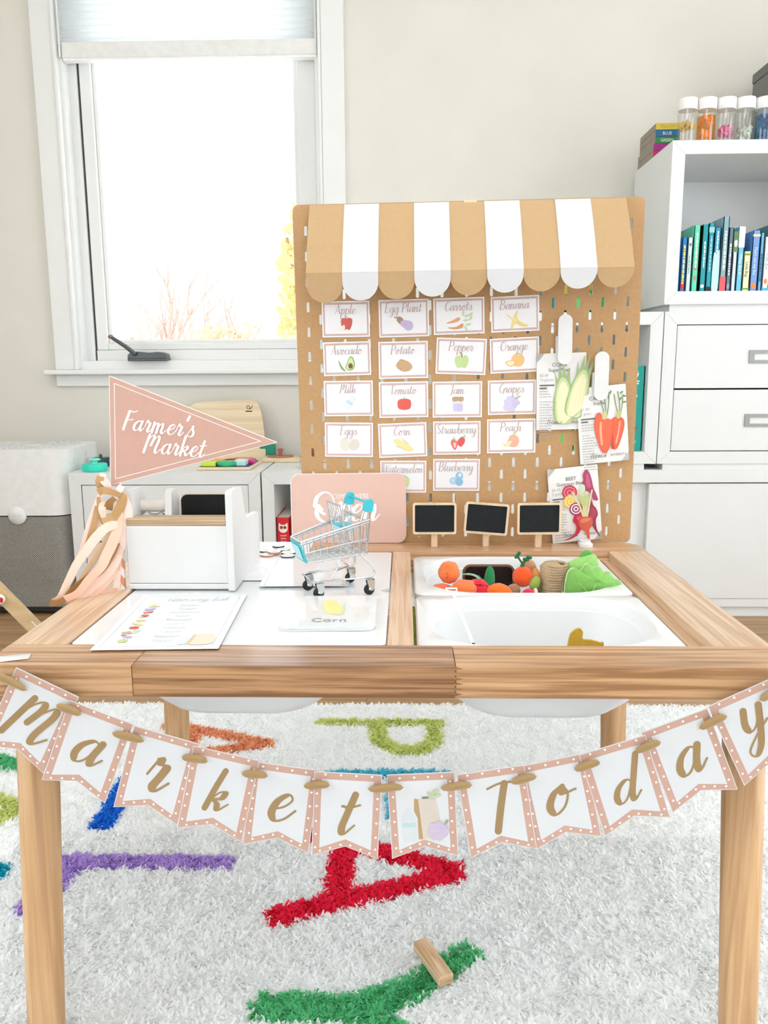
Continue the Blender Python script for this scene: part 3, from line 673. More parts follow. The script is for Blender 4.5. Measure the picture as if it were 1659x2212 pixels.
# ---- books in the cubbies
book('lift_flap_book', 'teal number book with white 3 in the open cube', .694, .7425, .5213, .776, YF + .028, .03, (24, 176, 164), 0, None, deco=[('band', (24, 176, 164), 0, 0.01)], cat='book')
_tb = bpy.data.objects['lift_flap_book']
p = Pic(-.0004, .00006)
p.ell((250, 250, 245), -.008, .232, .014, .016); p.ell((60, 60, 50), -.012, .236, .004, .004); p.ell((60, 60, 50), .000, .236, .004, .004); p.ell((160, 170, 80), -.006, .227, .003, .002)
p.line((240, 250, 248), [(-.012, .210), (.008, .210)], .004); p.line((240, 250, 248), [(-.012, .203), (.006, .203)], .004)
p.line((228, 84, 60), [(-.006, .186), (-.006, .160)], .011); p.ell((250, 240, 235), .001, .166, .004, .005)
mbx = MB(); sans(mbx, '2', 0, 0, .046, bold=.03); p.mb.add(mbx.v, mbx.f, p.mi((236, 140, 190)), False, T(-.022, p.y - .0001, .118))
mbx = MB(); sans(mbx, '3', 0, 0, .050, bold=.04); p.mb.add(mbx.v, mbx.f, p.mi((252, 252, 250)), False, T(-.024, p.y - .0001, .076))
p.ell((238, 150, 80), -.010, .066, .007, .010); p.ell((190, 40, 60), .004, .068, .004, .004)
p.line((190, 240, 234), [(-.014, .030), (.006, .030)], .002); p.line((190, 240, 234), [(-.014, .025), (.006, .025)], .002)
p.build('cover_print', _tb)
for lb, x0, x1, z0, z1, rgb in (('bright green book seen through pegboard slots, in the open cube', .486, .530, .5213, .72, (96, 190, 84)), ('lime green book behind the slots, in the open cube', .540, .575, .5213, .70, (150, 204, 96)),
                         ('amber book behind the slots, in the open cube', .24, .33, .5213, .74, (206, 158, 52))):
    book('picture_book', lb, x0, x1, z0, z1, YF + .05, .2, rgb, group='books in the open cube behind the pegboard')
red = book('card_book', 'red boxed book with white owl face in the low cubby', -.3815, -.3395, .0622, .316, YF + .020, .2, (214, 26, 40))
p = Pic(-.0004, .00006)
p.blob((246, 240, 232), [(-.013, .236), (-.013, .213), (0, .205), (.013, .213), (.013, .236), (.006, .231), (-.006, .231)])
for sx in (-1, 1): p.ell((170, 110, 60), sx * .0055, .222, .0055, .0055); p.ell((50, 40, 36), sx * .0055, .222, .0025, .0025)
mbx = MB()
for i, tx in enumerate(('touch', 'think', 'learn')): sans(mbx, tx, 0, -.0095 * i, .0085, align='CENTER')
p.mb.add(mbx.v, mbx.f, p.mi((250, 240, 238)), False, T(0, p.y - .0001, .194))
p.poly((60, 40, 130), [(-.010, .150), (.010, .150), (.005, .168), (-.005, .168)])
p.build('spine_print', red)
book('picture_book', 'white paged book leaning beside the red boxed book', -.336, -.30, .0622, .31, YF + .04, .2, (238, 238, 234))
# ---- toys behind the pegboard on the open cube
for lb, x0, x1, h, rgb, y in (('dark teal box on the open cube, seen through slots', .445, .505, .10, (20, 110, 110), 1.76), ('bright green box on the open cube, seen through slots', .515, .585, .062, (70, 190, 110), 1.76), ('deep green box on the open cube, seen through slots', .592, .655, .075, (30, 130, 70), 1.76)):
    tb = thing('toy_box', lb, 'box', ((x0 + x1) / 2, y, .9327), group='coloured boxes on the open cube')
    w2 = (x1 - x0) / 2
    MB().rbox(-w2, w2, 0, .12, 0, h - .014, .004).build('body', col(rgb, .45), tb)
    MB().rbox(-w2 - .001, w2 + .001, -.001, .121, h - .0139, h, .003).build('lid', col(tuple(min(255, v + 30) for v in rgb), .45), tb)
for lb, x0, x1, rgb in (('mustard yellow cup on the open cube, seen through slots', .505, .535, (206, 186, 60)), ('golden cup on the open cube, seen through slots', .582, .612, (186, 160, 40))):
    tb = thing('toy_cup', lb, 'cup', ((x0 + x1) / 2, 1.90, .9327), group='cups on the open cube')
    MB().lathe([(.022, 0), (.027, .11), (.025, .11), (.021, .004)], 20).build('body', col(rgb, .4), tb)
    MB().tube([(.026 + .02 * math.sin(a), 0, .055 + .03 * math.cos(a)) for a in [PI * i / 8 for i in range(9)]], .004, 6).build('handle', col(rgb, .4), tb)

# ---- on top of the top cube: colour books, sensory bottles, grey box
cb = [('red-pink colour book lowest in the stack', (206, 30, 96), ''), ('magenta colour book in the stack', (160, 40, 140), ''), ('green colour book titled GREEN', (52, 136, 84), 'GREEN'), ('blue colour book titled BLUE', (30, 108, 160), 'BLUE'), ('yellow colour book titled YELLOW on top of the stack', (222, 196, 74), 'YELLOW')]
z = 1.4037
for i, (lb, rgb, ti) in enumerate(cb):
    tb = thing('board_book', lb, 'book', (.822, 1.862, z), group='stack of colour board books')
    h = .0196; dx = .004 if i < 2 else 0
    MB().rbox(-.037 - dx, .037, 0, .165, 0, h, .0012, 1).build('cover', mat('bookboard', (150, 140, 128), .7), tb)
    MB().box(-.0365 - dx, .0365, -.0012, .0003, .0006, h - .0006).build('spine', col(rgb, .4, .3), tb)
    if ti:
        mb = MB(); sans(mb, ti, -.002, .0055, .0125, y=-.0016, align='CENTER'); mb.build('title', col((235, 240, 230) if ti != 'YELLOW' else (190, 150, 40)), tb)
    z += h + .0002
WATER = pane_material('clear_plastic', (.93, .93, .91), .10, .05)
bt = [(.834, (212, 176, 84), 'clear bottle with pale gold glitter water, leftmost on top cube', (.45, .62), (214, 190, 130)), (.889, (224, 130, 20), 'bottle of orange water and beads on top cube', (.0, .95), (226, 132, 24)), (.944, (226, 110, 160), 'clear bottle with pink feather on top cube', (.22, .5), (210, 190, 190)),
      (.9985, (196, 206, 192), 'clear bottle with pale green charms on top cube', (.0, .5), (178, 186, 172)), (1.054, (40, 130, 176), 'bottle with blue glitter pieces at the frame edge', (.0, .98), (60, 130, 170))]
for i, (x, rgb, lb, (f0, f1), liq) in enumerate(bt):
    tb = thing('sensory_bottle', lb, 'bottle', (x, 1.727, 1.4037), group='row of capped sensory bottles')
    H = .094
    MB().lathe([(.0, .0005), (.0255, .0005), (.0265, .004), (.0265, H - .012), (.0235, H), (.0232, H + .004)], 28).build('bottle_wall', WATER, tb)
    MB().lathe([(.0262, H - .001), (.0270, H), (.0270, H + .028), (.0255, H + .030), (.0, H + .0302)], 28).build('cap', mat('white_plastic', (240, 240, 238), .4), tb)
    if i in (1, 4):
        MB().lathe([(.0, .003), (.0245, .003), (.0245, H * .80), (.0, H * .80)], 24).build('liquid', pane_material('tinted_water_%d' % i, {1: (1.0, .66, .22), 4: (.42, .74, .92)}[i], .04, .05), tb)
    rnd = random.Random(i + 3); mb = MB()
    for k in range(34):
        a = rnd.uniform(0, 6.28); rr = rnd.uniform(.004, .018); zc = .006 + H * rnd.uniform(f0, f1) * .88; s = rnd.uniform(.004, .008)
        mb.rbox(-s, s, -s * .5, s * .5, -s * .8, s * .8, .001, 1, M=T(rr * math.cos(a), rr * math.sin(a), min(zc, H - .015)) @ RZ(rnd.uniform(0, 180)) @ RY(rnd.uniform(-60, 60)))
    mb.build('filling', col((255, 196, 96) if i == 1 else rgb, .4), tb)
gb = thing('storage_box', 'dark grey storage box on the top cube at the frame edge', 'box', (1.30, 1.86, 1.4037))
MB().rbox(-.166, .166, 0, .17, 0, .255, .004).build('body', mat('grey_felt', (126, 126, 122), .8, .05, 90), gb)
MB().rbox(-.168, .168, -.002, .172, .255, .285, .004).build('lid', mat('grey_felt_lid', (118, 118, 114), .8, .05, 90), gb)

# ================================================================== TOYS ON THE LOW ROW
Z0 = 0.4608
tk = thing('stacking_disc', 'bright turquoise knob disc on the left of the low chest', 'toy', (-.955, 1.722, Z0))
MB().lathe([(0, 0), (.037, 0), (.0385, .002), (.0385, .021), (.036, .023), (0, .023)], 32).build('disc', col((52, 214, 188), .4), tk)
MB().lathe([(.012, .023), (.009, .028), (.012, .032), (.019, .034), (.019, .037), (.014, .039), (0, .039)], 24).build('knob', col((120, 230, 212), .4), tk)
tk = thing('toy_wedge', 'dark teal wedge block behind the turquoise disc', 'toy', (-.985, 1.80, Z0))
MB().prism_x([(0, 0), (.05, 0), (.05, .03), (.012, .03)], -.014, .03).build('block', col((30, 66, 70), .4), tk)
MB().lathe([(.005, 0), (.005, .010), (0, .011)], 12, M=T(.008, .035, .03)).build('peg', col((36, 74, 78), .4), tk)
tk = thing('stacking_toy', 'grey ball on a purple disc stack half behind the pink pennant', 'toy', (-.945, 1.93, Z0))
MB().lathe([(0, 0), (.032, 0), (.034, .008), (0, .008)], 24).build('base_disc', col((112, 60, 130), .4), tk)
MB().lathe([(0, .008), (.02, .008), (.022, .02), (0, .02)], 24).build('ring', col((220, 216, 220), .4), tk)
MB().blob((0, 0, .038), (.021, .021, .021)).build('ball', col((128, 124, 126), .5), tk)
tk = thing('toy_block', 'small green-topped block on low chest beside the pennant edge', 'toy', (-.905, 1.80, Z0))
MB().rbox(-.02, .02, 0, .035, 0, .014, .002).build('block', col((150, 196, 170), .4), tk)
MB().rbox(-.016, .018, .004, .03, .014, .024, .002).build('top', col((60, 140, 80), .4), tk)
PLY = wood('birch_ply', (232, 214, 182), (220, 198, 162), 'X', 60, .5, 3)
tk = thing('shape_puzzle', 'wooden tray puzzle with lime, green and orange blocks on the low chest', 'puzzle', (-.548, 1.722, Z0))
MB().rbox(-.086, .086, 0, .20, 0, .010, .003).build('tray', PLY, tk)
MB().box(-.080, .080, .006, .19, .0101, .0106).build('printed_base', col((58, 58, 120), .5), tk)
for i, (nm, rgb, x, y, w2, d, h) in enumerate((('block', (196, 226, 60), -.050, .012, .022, .045, .013), ('block', (240, 170, 50), -.03, .075, .025, .05, .012), ('block', (226, 70, 50), .0, .08, .018, .045, .012), ('block', (196, 50, 130), .062, .075, .018, .06, .013), ('block', (190, 236, 230), .046, .03, .018, .06, .016), ('block', (240, 150, 150), .018, .10, .03, .05, .012), ('block', (244, 150, 80), .030, .14, .03, .04, .012))):
    MB().rbox(x - w2, x + w2, y, y + d, .0107, .0107 + h, .002).build(nm, col(rgb, .4), tk)
MB().lathe([(0, 0), (.0335, 0), (.0335, .014), (0, .014)], 28, M=T(.004, .040, .0107)).build('round_block', col((56, 178, 120), .4), tk)
tk = thing('knob_tray', 'wooden knob puzzle tray with two brown discs against the back wall', 'puzzle', (-.350, 1.93, Z0))
MB().rbox(-.115, .115, 0, .11, 0, .014, .003).build('tray', PLY, tk)
for x, rgb, r2 in ((-.058, (184, 120, 100), (166, 96, 76)), (.056, (190, 132, 84), (142, 92, 56))):
    d = MB().lathe([(0, .014), (.045, .014), (.045, .017), (0, .017)], 28, M=T(x, .055, 0)).build('disc', col(rgb, .5), tk)
    MB().lathe([(.007, .017), (.006, .024), (.010, .040), (.009, .042), (0, .042)], 18, M=T(x, .055, 0)).build('knob', col(r2, .5), d)
tk = thing('wooden_board', 'upright birch board with small dark logo leaning on the back wall', 'board', (-.60, 2.035, Z0))
Mx = RX(-8)
ol = [(p.x, p.y) for p in catmull([(-.16, 0, 0), (-.15, .14, 0), (-.12, .195, 0), (0, .205, 0), (.085, .205, 0), (.105, .195, 0), (.120, .15, 0), (.13, .06, 0), (.132, 0, 0)], 5)]
MB().prism(ol, 0, .009, M=Mx).build('board', PLY, tk)
p = Pic(-.0004, .0001); p.line((60, 46, 30), [(.070, .176), (.066, .184), (.072, .188), (.078, .182), (.074, .176), (.084, .180), (.086, .188)], .0022); p.line((60, 46, 30), [(.064, .168), (.084, .168)], .004)
p.build('logo', tk, Mx)
tk = thing('teal_peg_board', 'dark green panel edge standing behind the birch board', 'board', (-.44, 2.04, Z0))
MB().rbox(-.05, .006, 0, .012, 0, .052, .002).build('panel', col((34, 140, 116), .5), tk)
MB().lathe([(.005, 0), (.005, .006), (0, .006)], 12, M=T(-.02, .006, .052)).build('peg', col((34, 150, 126), .5), tk)
tk = thing('jar', 'small frosted jar with steel lid beside the pegboard edge', 'jar', (-.292, 1.775, Z0))
MB().lathe([(0, 0), (.022, 0), (.024, .003), (.024, .022), (0, .022)], 24).build('body', mat('frosted', (214, 206, 196), .3), tk)
MB().lathe([(.025, .022), (.025, .030), (0, .031)], 24).build('lid', mat('steel_lid', (200, 200, 196), .35, metal=.6), tk)

# ================================================================== AIR PURIFIER
ap = thing('air_purifier', 'white air purifier with grey perforated lower half at the left edge', 'air purifier', (-1.196, 1.675, 0))
def rsq(x0, x1, y0, y1, r, n=8): return rrect(x0, x1, y0, y1, r, n)
MB().prism_z(rsq(-.16, .16, .01, .29, .055), .012, .030, side_smooth=True).build('base', mat('purifier_base', (40, 42, 42), .6), ap)
MB().prism_z(rsq(-.17, .17, 0, .30, .06), .030, .322, side_smooth=True).build('filter_sleeve', dotted_material('perforated_sleeve', (208, 208, 202), (58, 60, 58), .0060, .0019), ap)
MB().prism_z(rsq(-.169, .169, .001, .299, .06), .322, .326, side_smooth=True).build('seam', M_GAP, ap)
hd = MB().prism_z(rsq(-.172, .172, -.001, .301, .062), .326, .532, side_smooth=True)
hd.build('housing', mat('purifier_white', (230, 231, 230), .35), ap)
vt = MB()
for ring in range(9):
    r0 = .030 + ring * .013
    for k in range(28):
        a0 = 2 * PI * k / 28 + ring * .11
        q = []
        for j in range(3):
            a = a0 + j * .09; rr = r0 + j * .0045; q.append((max(-.155, min(.155, rr * math.cos(a) * 1.05)), .15 + max(-.135, min(.135, rr * math.sin(a))), .5325))
        vt.strip(q, .0028, [(0, 0, 1)] * 3)
vo = vt.build('vent_swirl', mat('vent_grey', (214, 215, 213), .5), ap, thick=.002); vo['kind'] = 'stuff'
dl = MB().lathe([(0, 0), (.028, 0), (.0285, .002), (.0275, .006), (0, .007)], 36, M=T(.006, -.001, .327) @ RX(90)).build('dial', mat('dial_white', (236, 237, 235), .4), ap)
mb = MB(); sans(mb, 'blue', 0.006, .323, .017, y=-.0083, align='CENTER'); mb.build('lettering', col((214, 216, 214), .5), dl)

# ================================================================== PLYWOOD EASEL AT THE LEFT EDGE
ez = thing('plywood_easel', 'slanted pale plywood frame of a kids easel at the left edge', 'easel', (-.90, 1.10, 0))
PLY2 = wood('easel_ply', (214, 184, 142), (196, 164, 122), 'X', 30, .5, 4)
dirv = Vector((.70, 0, -.80)).normalized(); nrm = Vector((.80, 0, .70))
def slab(c0, c1, wd, th, y0, name, m):
    c0, c1 = Vector(c0), Vector(c1); d = (c1 - c0).normalized(); s = Vector((d.z, 0, -d.x)); q = [c0 + s * wd / 2, c1 + s * wd / 2, c1 - s * wd / 2, c0 - s * wd / 2]
    return MB().prism([(p.x, p.z) for p in q], y0, y0 + th).build(name, m, ez, fix=True)
slab((-.185, 0, .37), (.10, 0, .045), .032, .018, 0, 'leg', PLY2)
slab((-.185, 0, .37), (-.47, 0, .045), .032, .018, .02, 'leg', PLY2)
slab((-.46, 0, .06), (.085, 0, .06), .030, .016, .012, 'stretcher', PLY2)
for x in (.10, -.47):
    MB().lathe([(0, 0), (.030, 0), (.030, .022), (0, .022)], 24, M=T(x, .020, .0301) @ RX(90)).build('rounded_foot', PLY2, ez)
MB().prism([(.004, .168), (.018, .152), (.020, .154), (.006, .170)], -.0005, .0185).build('white_edge', M_TRIM, ez)
bd = MB().blob((-.070, -.010, .228), (.020, .010, .014)).build('painted_bead', col((246, 244, 236), .4), ez)
MB().blob((-.056, -.018, .228), (.004, .004, .007)).build('red_spot', col((196, 24, 40), .4), bd)
MB().blob((-.072, -.019, .232), (.004, .003, .004)).build('yellow_spot', col((226, 214, 90), .4), bd)

# ================================================================== RUG WITH LETTERS (shag pile)
rug = thing('alphabet_rug', 'white shag rug with large coloured letters under the play table', 'rug', (0, 0, 0))
RX0, RX1, RY0, RY1 = -1.15, 1.15, -0.75, 0.972
MB().rbox(RX0, RX1, RY0, RY1, 0.001, 0.0125, .003, 1).build('backing', mat('rug_backing', (250, 252, 252), .9), rug)
LETTERS = [   # colour, list of (x0, y0, x1, y1, width)
 ('red_letter_pile', (250, 56, 92), [(-.168, .237, .10, .343, .036), (-.168, .455, .10, .349, .036), (-.079, .268, -.079, .42, .040)]),
 ('green_letter_pile', (112, 212, 152), [(-.160, .077, -.03, .077, .042), (-.04, .077, .030, .110, .040), (.030, .110, .108, .176, .034), (-.04, .077, .10, -.03, .036)]),
 ('purple_letter_pile', (206, 178, 240), [(-.53, .362, -.254, .363, .032), (-.500, .355, -.520, .24, .042)]),
 ('blue_letter_pile', (50, 142, 240), [(-.500, .62, -.493, .458, .038), (-.50, .60, -.40, .62, .036)]),
 ('lime_letter_pile', (228, 236, 156), [(-.165, .872, .10, .872, .030), (-.040, .86, -.035, .79, .036), (-.035, .79, .0, .745, .036), (0, .745, .05, .742, .036), (.05, .742, .08, .78, .036), (.08, .78, .085, .87, .032)]),
 ('orange_letter_pile', (250, 188, 148), [(-.258, .768, -.50, .856, .034), (-.258, .768, -.50, .690, .034), (-.425, .70, -.425, .83, .032)]),
 ('aqua_letter_pile', (112, 214, 234), [(-.134, .643, .099, .648, .026), (0, .64, 0, .50, .026)]),
 ('green_letter_pile', (112, 212, 152), [(-.84, .71, -.70, .655, .040), (-.84, .71, -.90, .60, .04)]),
 ('lime_letter_pile', (228, 236, 156), [(-.76, .56, -.655, .515, .036), (-.655, .515, -.70, .455, .036), (-.70, .455, -.80, .47, .036)]),
 ('teal_letter_pile', (30, 176, 204), [(-.72, .34, -.597, .333, .034), (-.66, .34, -.66, .25, .034)]),
]
def tuft_points(x0, x1, y0, y1, step):
    nx, ny = int((x1 - x0) / step), int((y1 - y0) / step)
    gx, gy = np.meshgrid(np.arange(nx), np.arange(ny)); p = np.stack([gx.ravel(), gy.ravel()], 1).astype(float)
    p = (p + RNG.uniform(-.5, .5, p.shape) + .5) * step
    return p + np.array([x0, y0])
pts = np.concatenate([tuft_points(-.62, .62, -.02, .45, .0030), tuft_points(-.90, .90, .45, RY1, .0040), tuft_points(RX0, -.62, -.02, .45, .0050), tuft_points(.62, RX1, -.02, .45, .0050),
                      tuft_points(RX0, -.90, .45, RY1, .0055), tuft_points(.90, RX1, .45, RY1, .0055), tuft_points(RX0, RX1, RY0, -.02, .0085)])
owner = np.full(len(pts), -1)
wob = pts + RNG.normal(0, .0016, pts.shape)
for li, (_, _, segs) in enumerate(LETTERS):
    for (ax, ay, bx, by, wd) in segs:
        d = np.array([bx - ax, by - ay]); L = np.linalg.norm(d); d = d / L; nrm_ = np.array([-d[1], d[0]])
        rel = wob - np.array([ax, ay]); tt = rel @ d; ss = rel @ nrm_
        owner[(tt > -.004) & (tt < L + .004) & (np.abs(ss) < wd / 2)] = li
RNG_TAB = RNG.uniform(0, 1, (512, 512))
def tufts(name, idx, rgb, parent):
    p = pts[idx]
    if name != 'white_pile': p = np.concatenate([p + RNG.normal(0, .0012, p.shape) for _ in range(3)])
    n = len(p)
    # neighbouring strands lean together in locks
    cell = np.floor(p / .008 + .8 * np.sin(p[:, ::-1] * 170)).astype(int); ang = RNG_TAB[cell[:, 0] % 512, cell[:, 1] % 512] * 2 * PI + RNG.normal(0, .7, n)
    lean = RNG.uniform(.5, 1.25, n); Ls = RNG.uniform(.006, .0105, n); w = RNG.uniform(.0012, .0019, n)
    dx, dy = np.cos(ang), np.sin(ang); base = np.stack([p[:, 0], p[:, 1], np.full(n, .0115)], 1)
    def at(f, bend):
        hor = Ls * f * np.sin(lean * bend); up = Ls * f * np.cos(lean * bend * .8)
        return base + np.stack([dx * hor, dy * hor, up], 1)
    m1 = at(.55, .7); tip = at(1.0, 1.15)
    sd = np.stack([-dy, dx, np.zeros(n)], 1) * w[:, None]
    V = np.stack([base - sd, base + sd, m1 - sd * 1.25, m1 + sd * 1.25, tip - sd * .35, tip + sd * .35], 1).reshape(-1, 3)
    k = np.arange(n)[:, None] * 6
    F = np.concatenate([k + np.array([[0, 1, 3, 2]]), k + np.array([[2, 3, 5, 4]])], 1).reshape(-1, 4)
    me = bpy.data.meshes.new(name); me.vertices.add(len(V)); me.vertices.foreach_set('co', V.ravel())
    me.loops.add(F.size); me.loops.foreach_set('vertex_index', F.ravel().astype(np.int32))
    me.polygons.add(len(F)); me.polygons.foreach_set('loop_start', np.arange(0, F.size, 4, dtype=np.int32))
    me.polygons.foreach_set('use_smooth', np.ones(len(F), dtype=bool))
    me.update(calc_edges=True); me.validate()
    me.materials.append(translucent_material('pile_' + name + '_%d%d%d' % rgb, rgb, .5))
    o = bpy.data.objects.new(name, me); COL.objects.link(o); o.parent = parent; o['kind'] = 'stuff'
    return o
tufts('white_pile', np.where(owner < 0)[0], (254, 255, 255), rug)
for li, (nm, rgb, _) in enumerate(LETTERS): tufts(nm, np.where(owner == li)[0], rgb, rug)
# wooden block lying on the rug
wb = thing('wooden_block', 'small pale wooden block lying on the green rug letter', 'block', (.055, .142, .021), math.radians(-62))
WBM = wood('block_wood', (226, 200, 166), (186, 150, 112), 'X', 180, .55, 6)
MB().rbox(-.034, .034, -.010, .010, 0, .014, .0012, 1, M=RY(4)).build('block', WBM, wb)
MB().rbox(.0335, .0345, -.0095, .0095, .0008, .0125, .0004, 1, M=RY(4)).build('end_grain', wood('block_end', (206, 174, 134), (176, 140, 102), 'Y', 120, .6, 20), wb)

# ================================================================== PLAY TABLE
WL, WD = (0, 0, 0), (0, 0, 0)
table = thing('play_table', 'low pine play table with two open bays and round legs', 'table', (0, 0, 0))
HW, TD, TZ, TB = .415, .580, .480, .446
RW, SW = .0635, .0623
PX = [wood('pine_x_%d' % i, c[0], c[1], 'X', 150, .38, 5.0, (.38, .60), seed=i * 2.3, coat=.6) for i, c in enumerate((((206, 166, 126), (152, 108, 68)), ((188, 144, 102), (122, 82, 48)), ((206, 164, 120), (154, 110, 68)), ((210, 172, 134), (184, 142, 102))))]
PY = [wood('pine_y_%d' % i, (224, 194, 162), (196, 158, 122), 'Y', 150, .34, 5.0, (.38, .60), seed=i * 4.1, coat=.5) for i in range(3)]
PZ = wood('pine_z', (208, 168, 122), (178, 136, 92), 'Z', 90, .42, 3.0, (.36, .62), seed=1.3, coat=.1)
# front rail: three finger-jointed staves
fr = MB().box(-HW + .002, HW - .002, .030, RW - .002, TB + .002, TZ - .006).build('front_rail', PX[0], table)
for i, (a, b) in enumerate(((-HW, -.2592), (-.2588, .0708), (.0712, HW))):
    MB().rbox(a, b, 0, RW, TB, TZ, .0009, 2).build('stave', PX[i], fr)
fj = MB()
for k in range(6): fj.prism([(.070, .4485 + .0055 * k), (.079, .4505 + .0055 * k), (.070, .4525 + .0055 * k)], -.0002, .0004)
fj.build('finger_joint', PX[1], fr)
# back rail with rounded outer corners
ol = [(-HW, TD - RW), (HW, TD - RW), (HW, TD - .03)] + [(HW - .03 + .03 * math.cos(a), TD - .03 + .03 * math.sin(a)) for a in [PI / 2 * i / 6 for i in range(1, 7)]] + [(-HW + .03 + .03 * math.cos(a), TD - .03 + .03 * math.sin(a)) for a in [PI / 2 + PI / 2 * i / 6 for i in range(7)]]
MB().prism_z(ol, TB, TZ).build('back_rail', PX[3], table)
MB().rbox(-HW + SW + .0004, HW - SW - .0004, TD - RW - .0085, TD - RW + .001, TB, TZ - .0105, .001, 1).build('back_ledge', PX[0], table)
for sx in (-1, 1):
    a, b = sorted((sx * HW, sx * (HW - SW)))
    MB().rbox(a, b, RW + .0006, TD - RW - .0006, TB, TZ, .0016, 2).build('side_rail', PY[0 if sx < 0 else 1], table)
    a, b = sorted((sx * (HW - SW + .001), sx * (HW - SW - .014)))
    MB().box(a, b, RW, TD - RW, TB, TZ - .013).build('side_ledge', PY[2], table)
MB().rbox(.0005, .0295, RW + .0006, TD - RW - .0006, TB, TZ - .0006, .001, 1).build('middle_rail', PY[2], table)
for a in ((-.345, -.022, ), (.029, .345)):
    MB().box(a[0], a[1], RW - .001, RW + .012, TB, TZ - .014).build('front_ledge', PX[0], table)
def leg(x, y, sx, sy):
    lg = MB().lathe([(0, 0), (.0195, 0), (.0205, .004), (.0222, TB), (0, TB)], 32)
    sh_ = Matrix.Identity(4); sh_[0][2] = -sx * .040; sh_[1][2] = -sy * .03
    o = lg.build('leg', PZ, table); o.data.transform(Matrix.Translation((x + sx * .014, y + sy * .012, 0)) @ sh_)
for sx in (-1, 1):
    leg(sx * .385, .045, sx, -1); leg(sx * .372, .532, sx, 1)

# ---- white lids over the left bay
lid_m = mat('lid_white', (228, 231, 233), .16, .008, 20, coat=.3)
ol = rrect(-.349, -.0012, .0655, .5125, .007)
no = [(x, y) for x, y in ol]
# finger notch on the right edge
ip = next(i for i, p in enumerate(no) if p[0] > -.0013 and p[1] > .3)
notch = [(-.0012 - .012 * math.sin(a) , .285 - .009 * math.cos(a)) for a in [PI * i / 8 for i in range(9)]]
no = no[:ip] + notch + no[ip:]
ld = thing('table_lid', 'glossy white lid covering the left bay of the play table', 'lid', (0, 0, 0))
MB().prism_z(no, .4705, .4790, side_smooth=False).build('panel', lid_m, ld)
MB().box(-.34, -.012, .0665, .0672, .4712, .4752).build('raw_edge', PY[2], ld)
wbd = thing('white_sheet', 'plain white sheet beside the box reaching over the back rail', 'sheet', (0, 0, 0))
MB().rbox(-.332, -.137, .33, .583, .4803, .4813, .0003, 1).build('sheet', mat('sheet_white', (232, 235, 237), .4), wbd)

# ---- tubs (shallow plastic bins)
TUB = mat('tub_plastic', (228, 230, 231), .28, .006, 10)
def rr3(cx, cy, hx, hy, r, z, n=7):
    return [(x, y, z) for x, y in rrect(cx - hx, cx + hx, cy - hy, cy + hy, min(r, hx - 1e-4, hy - 1e-4), n)]
def tub(label, x0, x1, y0, y1, zt, depth, group):
    t = thing('storage_tub', label, 'tub', ((x0 + x1) / 2, (y0 + y1) / 2, zt - depth), group=group)
    hx, hy = (x1 - x0) / 2, (y1 - y0) / 2
    rings = [rr3(0, 0, hx - .082, hy - .040, .055, .0), rr3(0, 0, hx - .056, hy - .028, .06, .004), rr3(0, 0, hx - .038, hy - .019, .065, .018), rr3(0, 0, hx - .030, hy - .0155, .066, .032), rr3(0, 0, hx - .0185, hy - .0105, .07, depth - .012), rr3(0, 0, hx, hy, .016, depth - .012), rr3(0, 0, hx, hy, .016, depth - .002), rr3(0, 0, hx - .002, hy - .002, .016, depth),
             rr3(0, 0, hx - .014, hy - .007, .075, depth), rr3(0, 0, hx - .017, hy - .009, .075, depth - .003), rr3(0, 0, hx - .0195, hy - .0115, .072, depth - .016), rr3(0, 0, hx - .0235, hy - .0140, .070, depth - .0175), rr3(0, 0, hx - .034, hy - .019, .064, .034), rr3(0, 0, hx - .044, hy - .025, .060, .020), rr3(0, 0, hx - .066, hy - .034, .056, .007), rr3(0, 0, hx - .10, hy - .07, .02, .003)]
    mb = MB(); n = len(rings[0]); v = [p for r in rings for p in r]
    mb.add(v, [(i * n + k, i * n + (k + 1) % n, (i + 1) * n + (k + 1) % n, (i + 1) * n + k) for i in range(len(rings) - 1) for k in range(n)], 0, True)
    mb.add(rings[0], [list(range(n - 1, -1, -1))]); mb.add(rings[-1], [list(range(n))])
    o = mb.build('shell', TUB, t)
    md = o.modifiers.new('edge', 'EDGE_SPLIT'); md.split_angle = math.radians(40)
    return t
GT = 'white storage tubs in the play table'
tub('empty white tub nearest the front in the right bay', .0335, .3315, .0735, .2815, .4735, .098, GT)
tub('white tub at the back of the right bay full of felt vegetables', .0335, .3315, .2865, .5075, .4735, .098, GT)
tub('white tub under the lid, hanging below the left bay', -.3255, -.0255, .080, .30, .4690, .093, GT)
# green felt mat edge seen in the gap beside the tubs
gm = thing('green_felt_strip', 'narrow green felt strip in the gap beside the front tub', 'felt', (.0, 0, 0))
MB().rbox(.0296, .0330, .075, .255, .440, .466, .001, 1).build('felt', mat('moss_felt', (136, 150, 60), .95, .3, 300, bump=.5, bscale=500), gm)

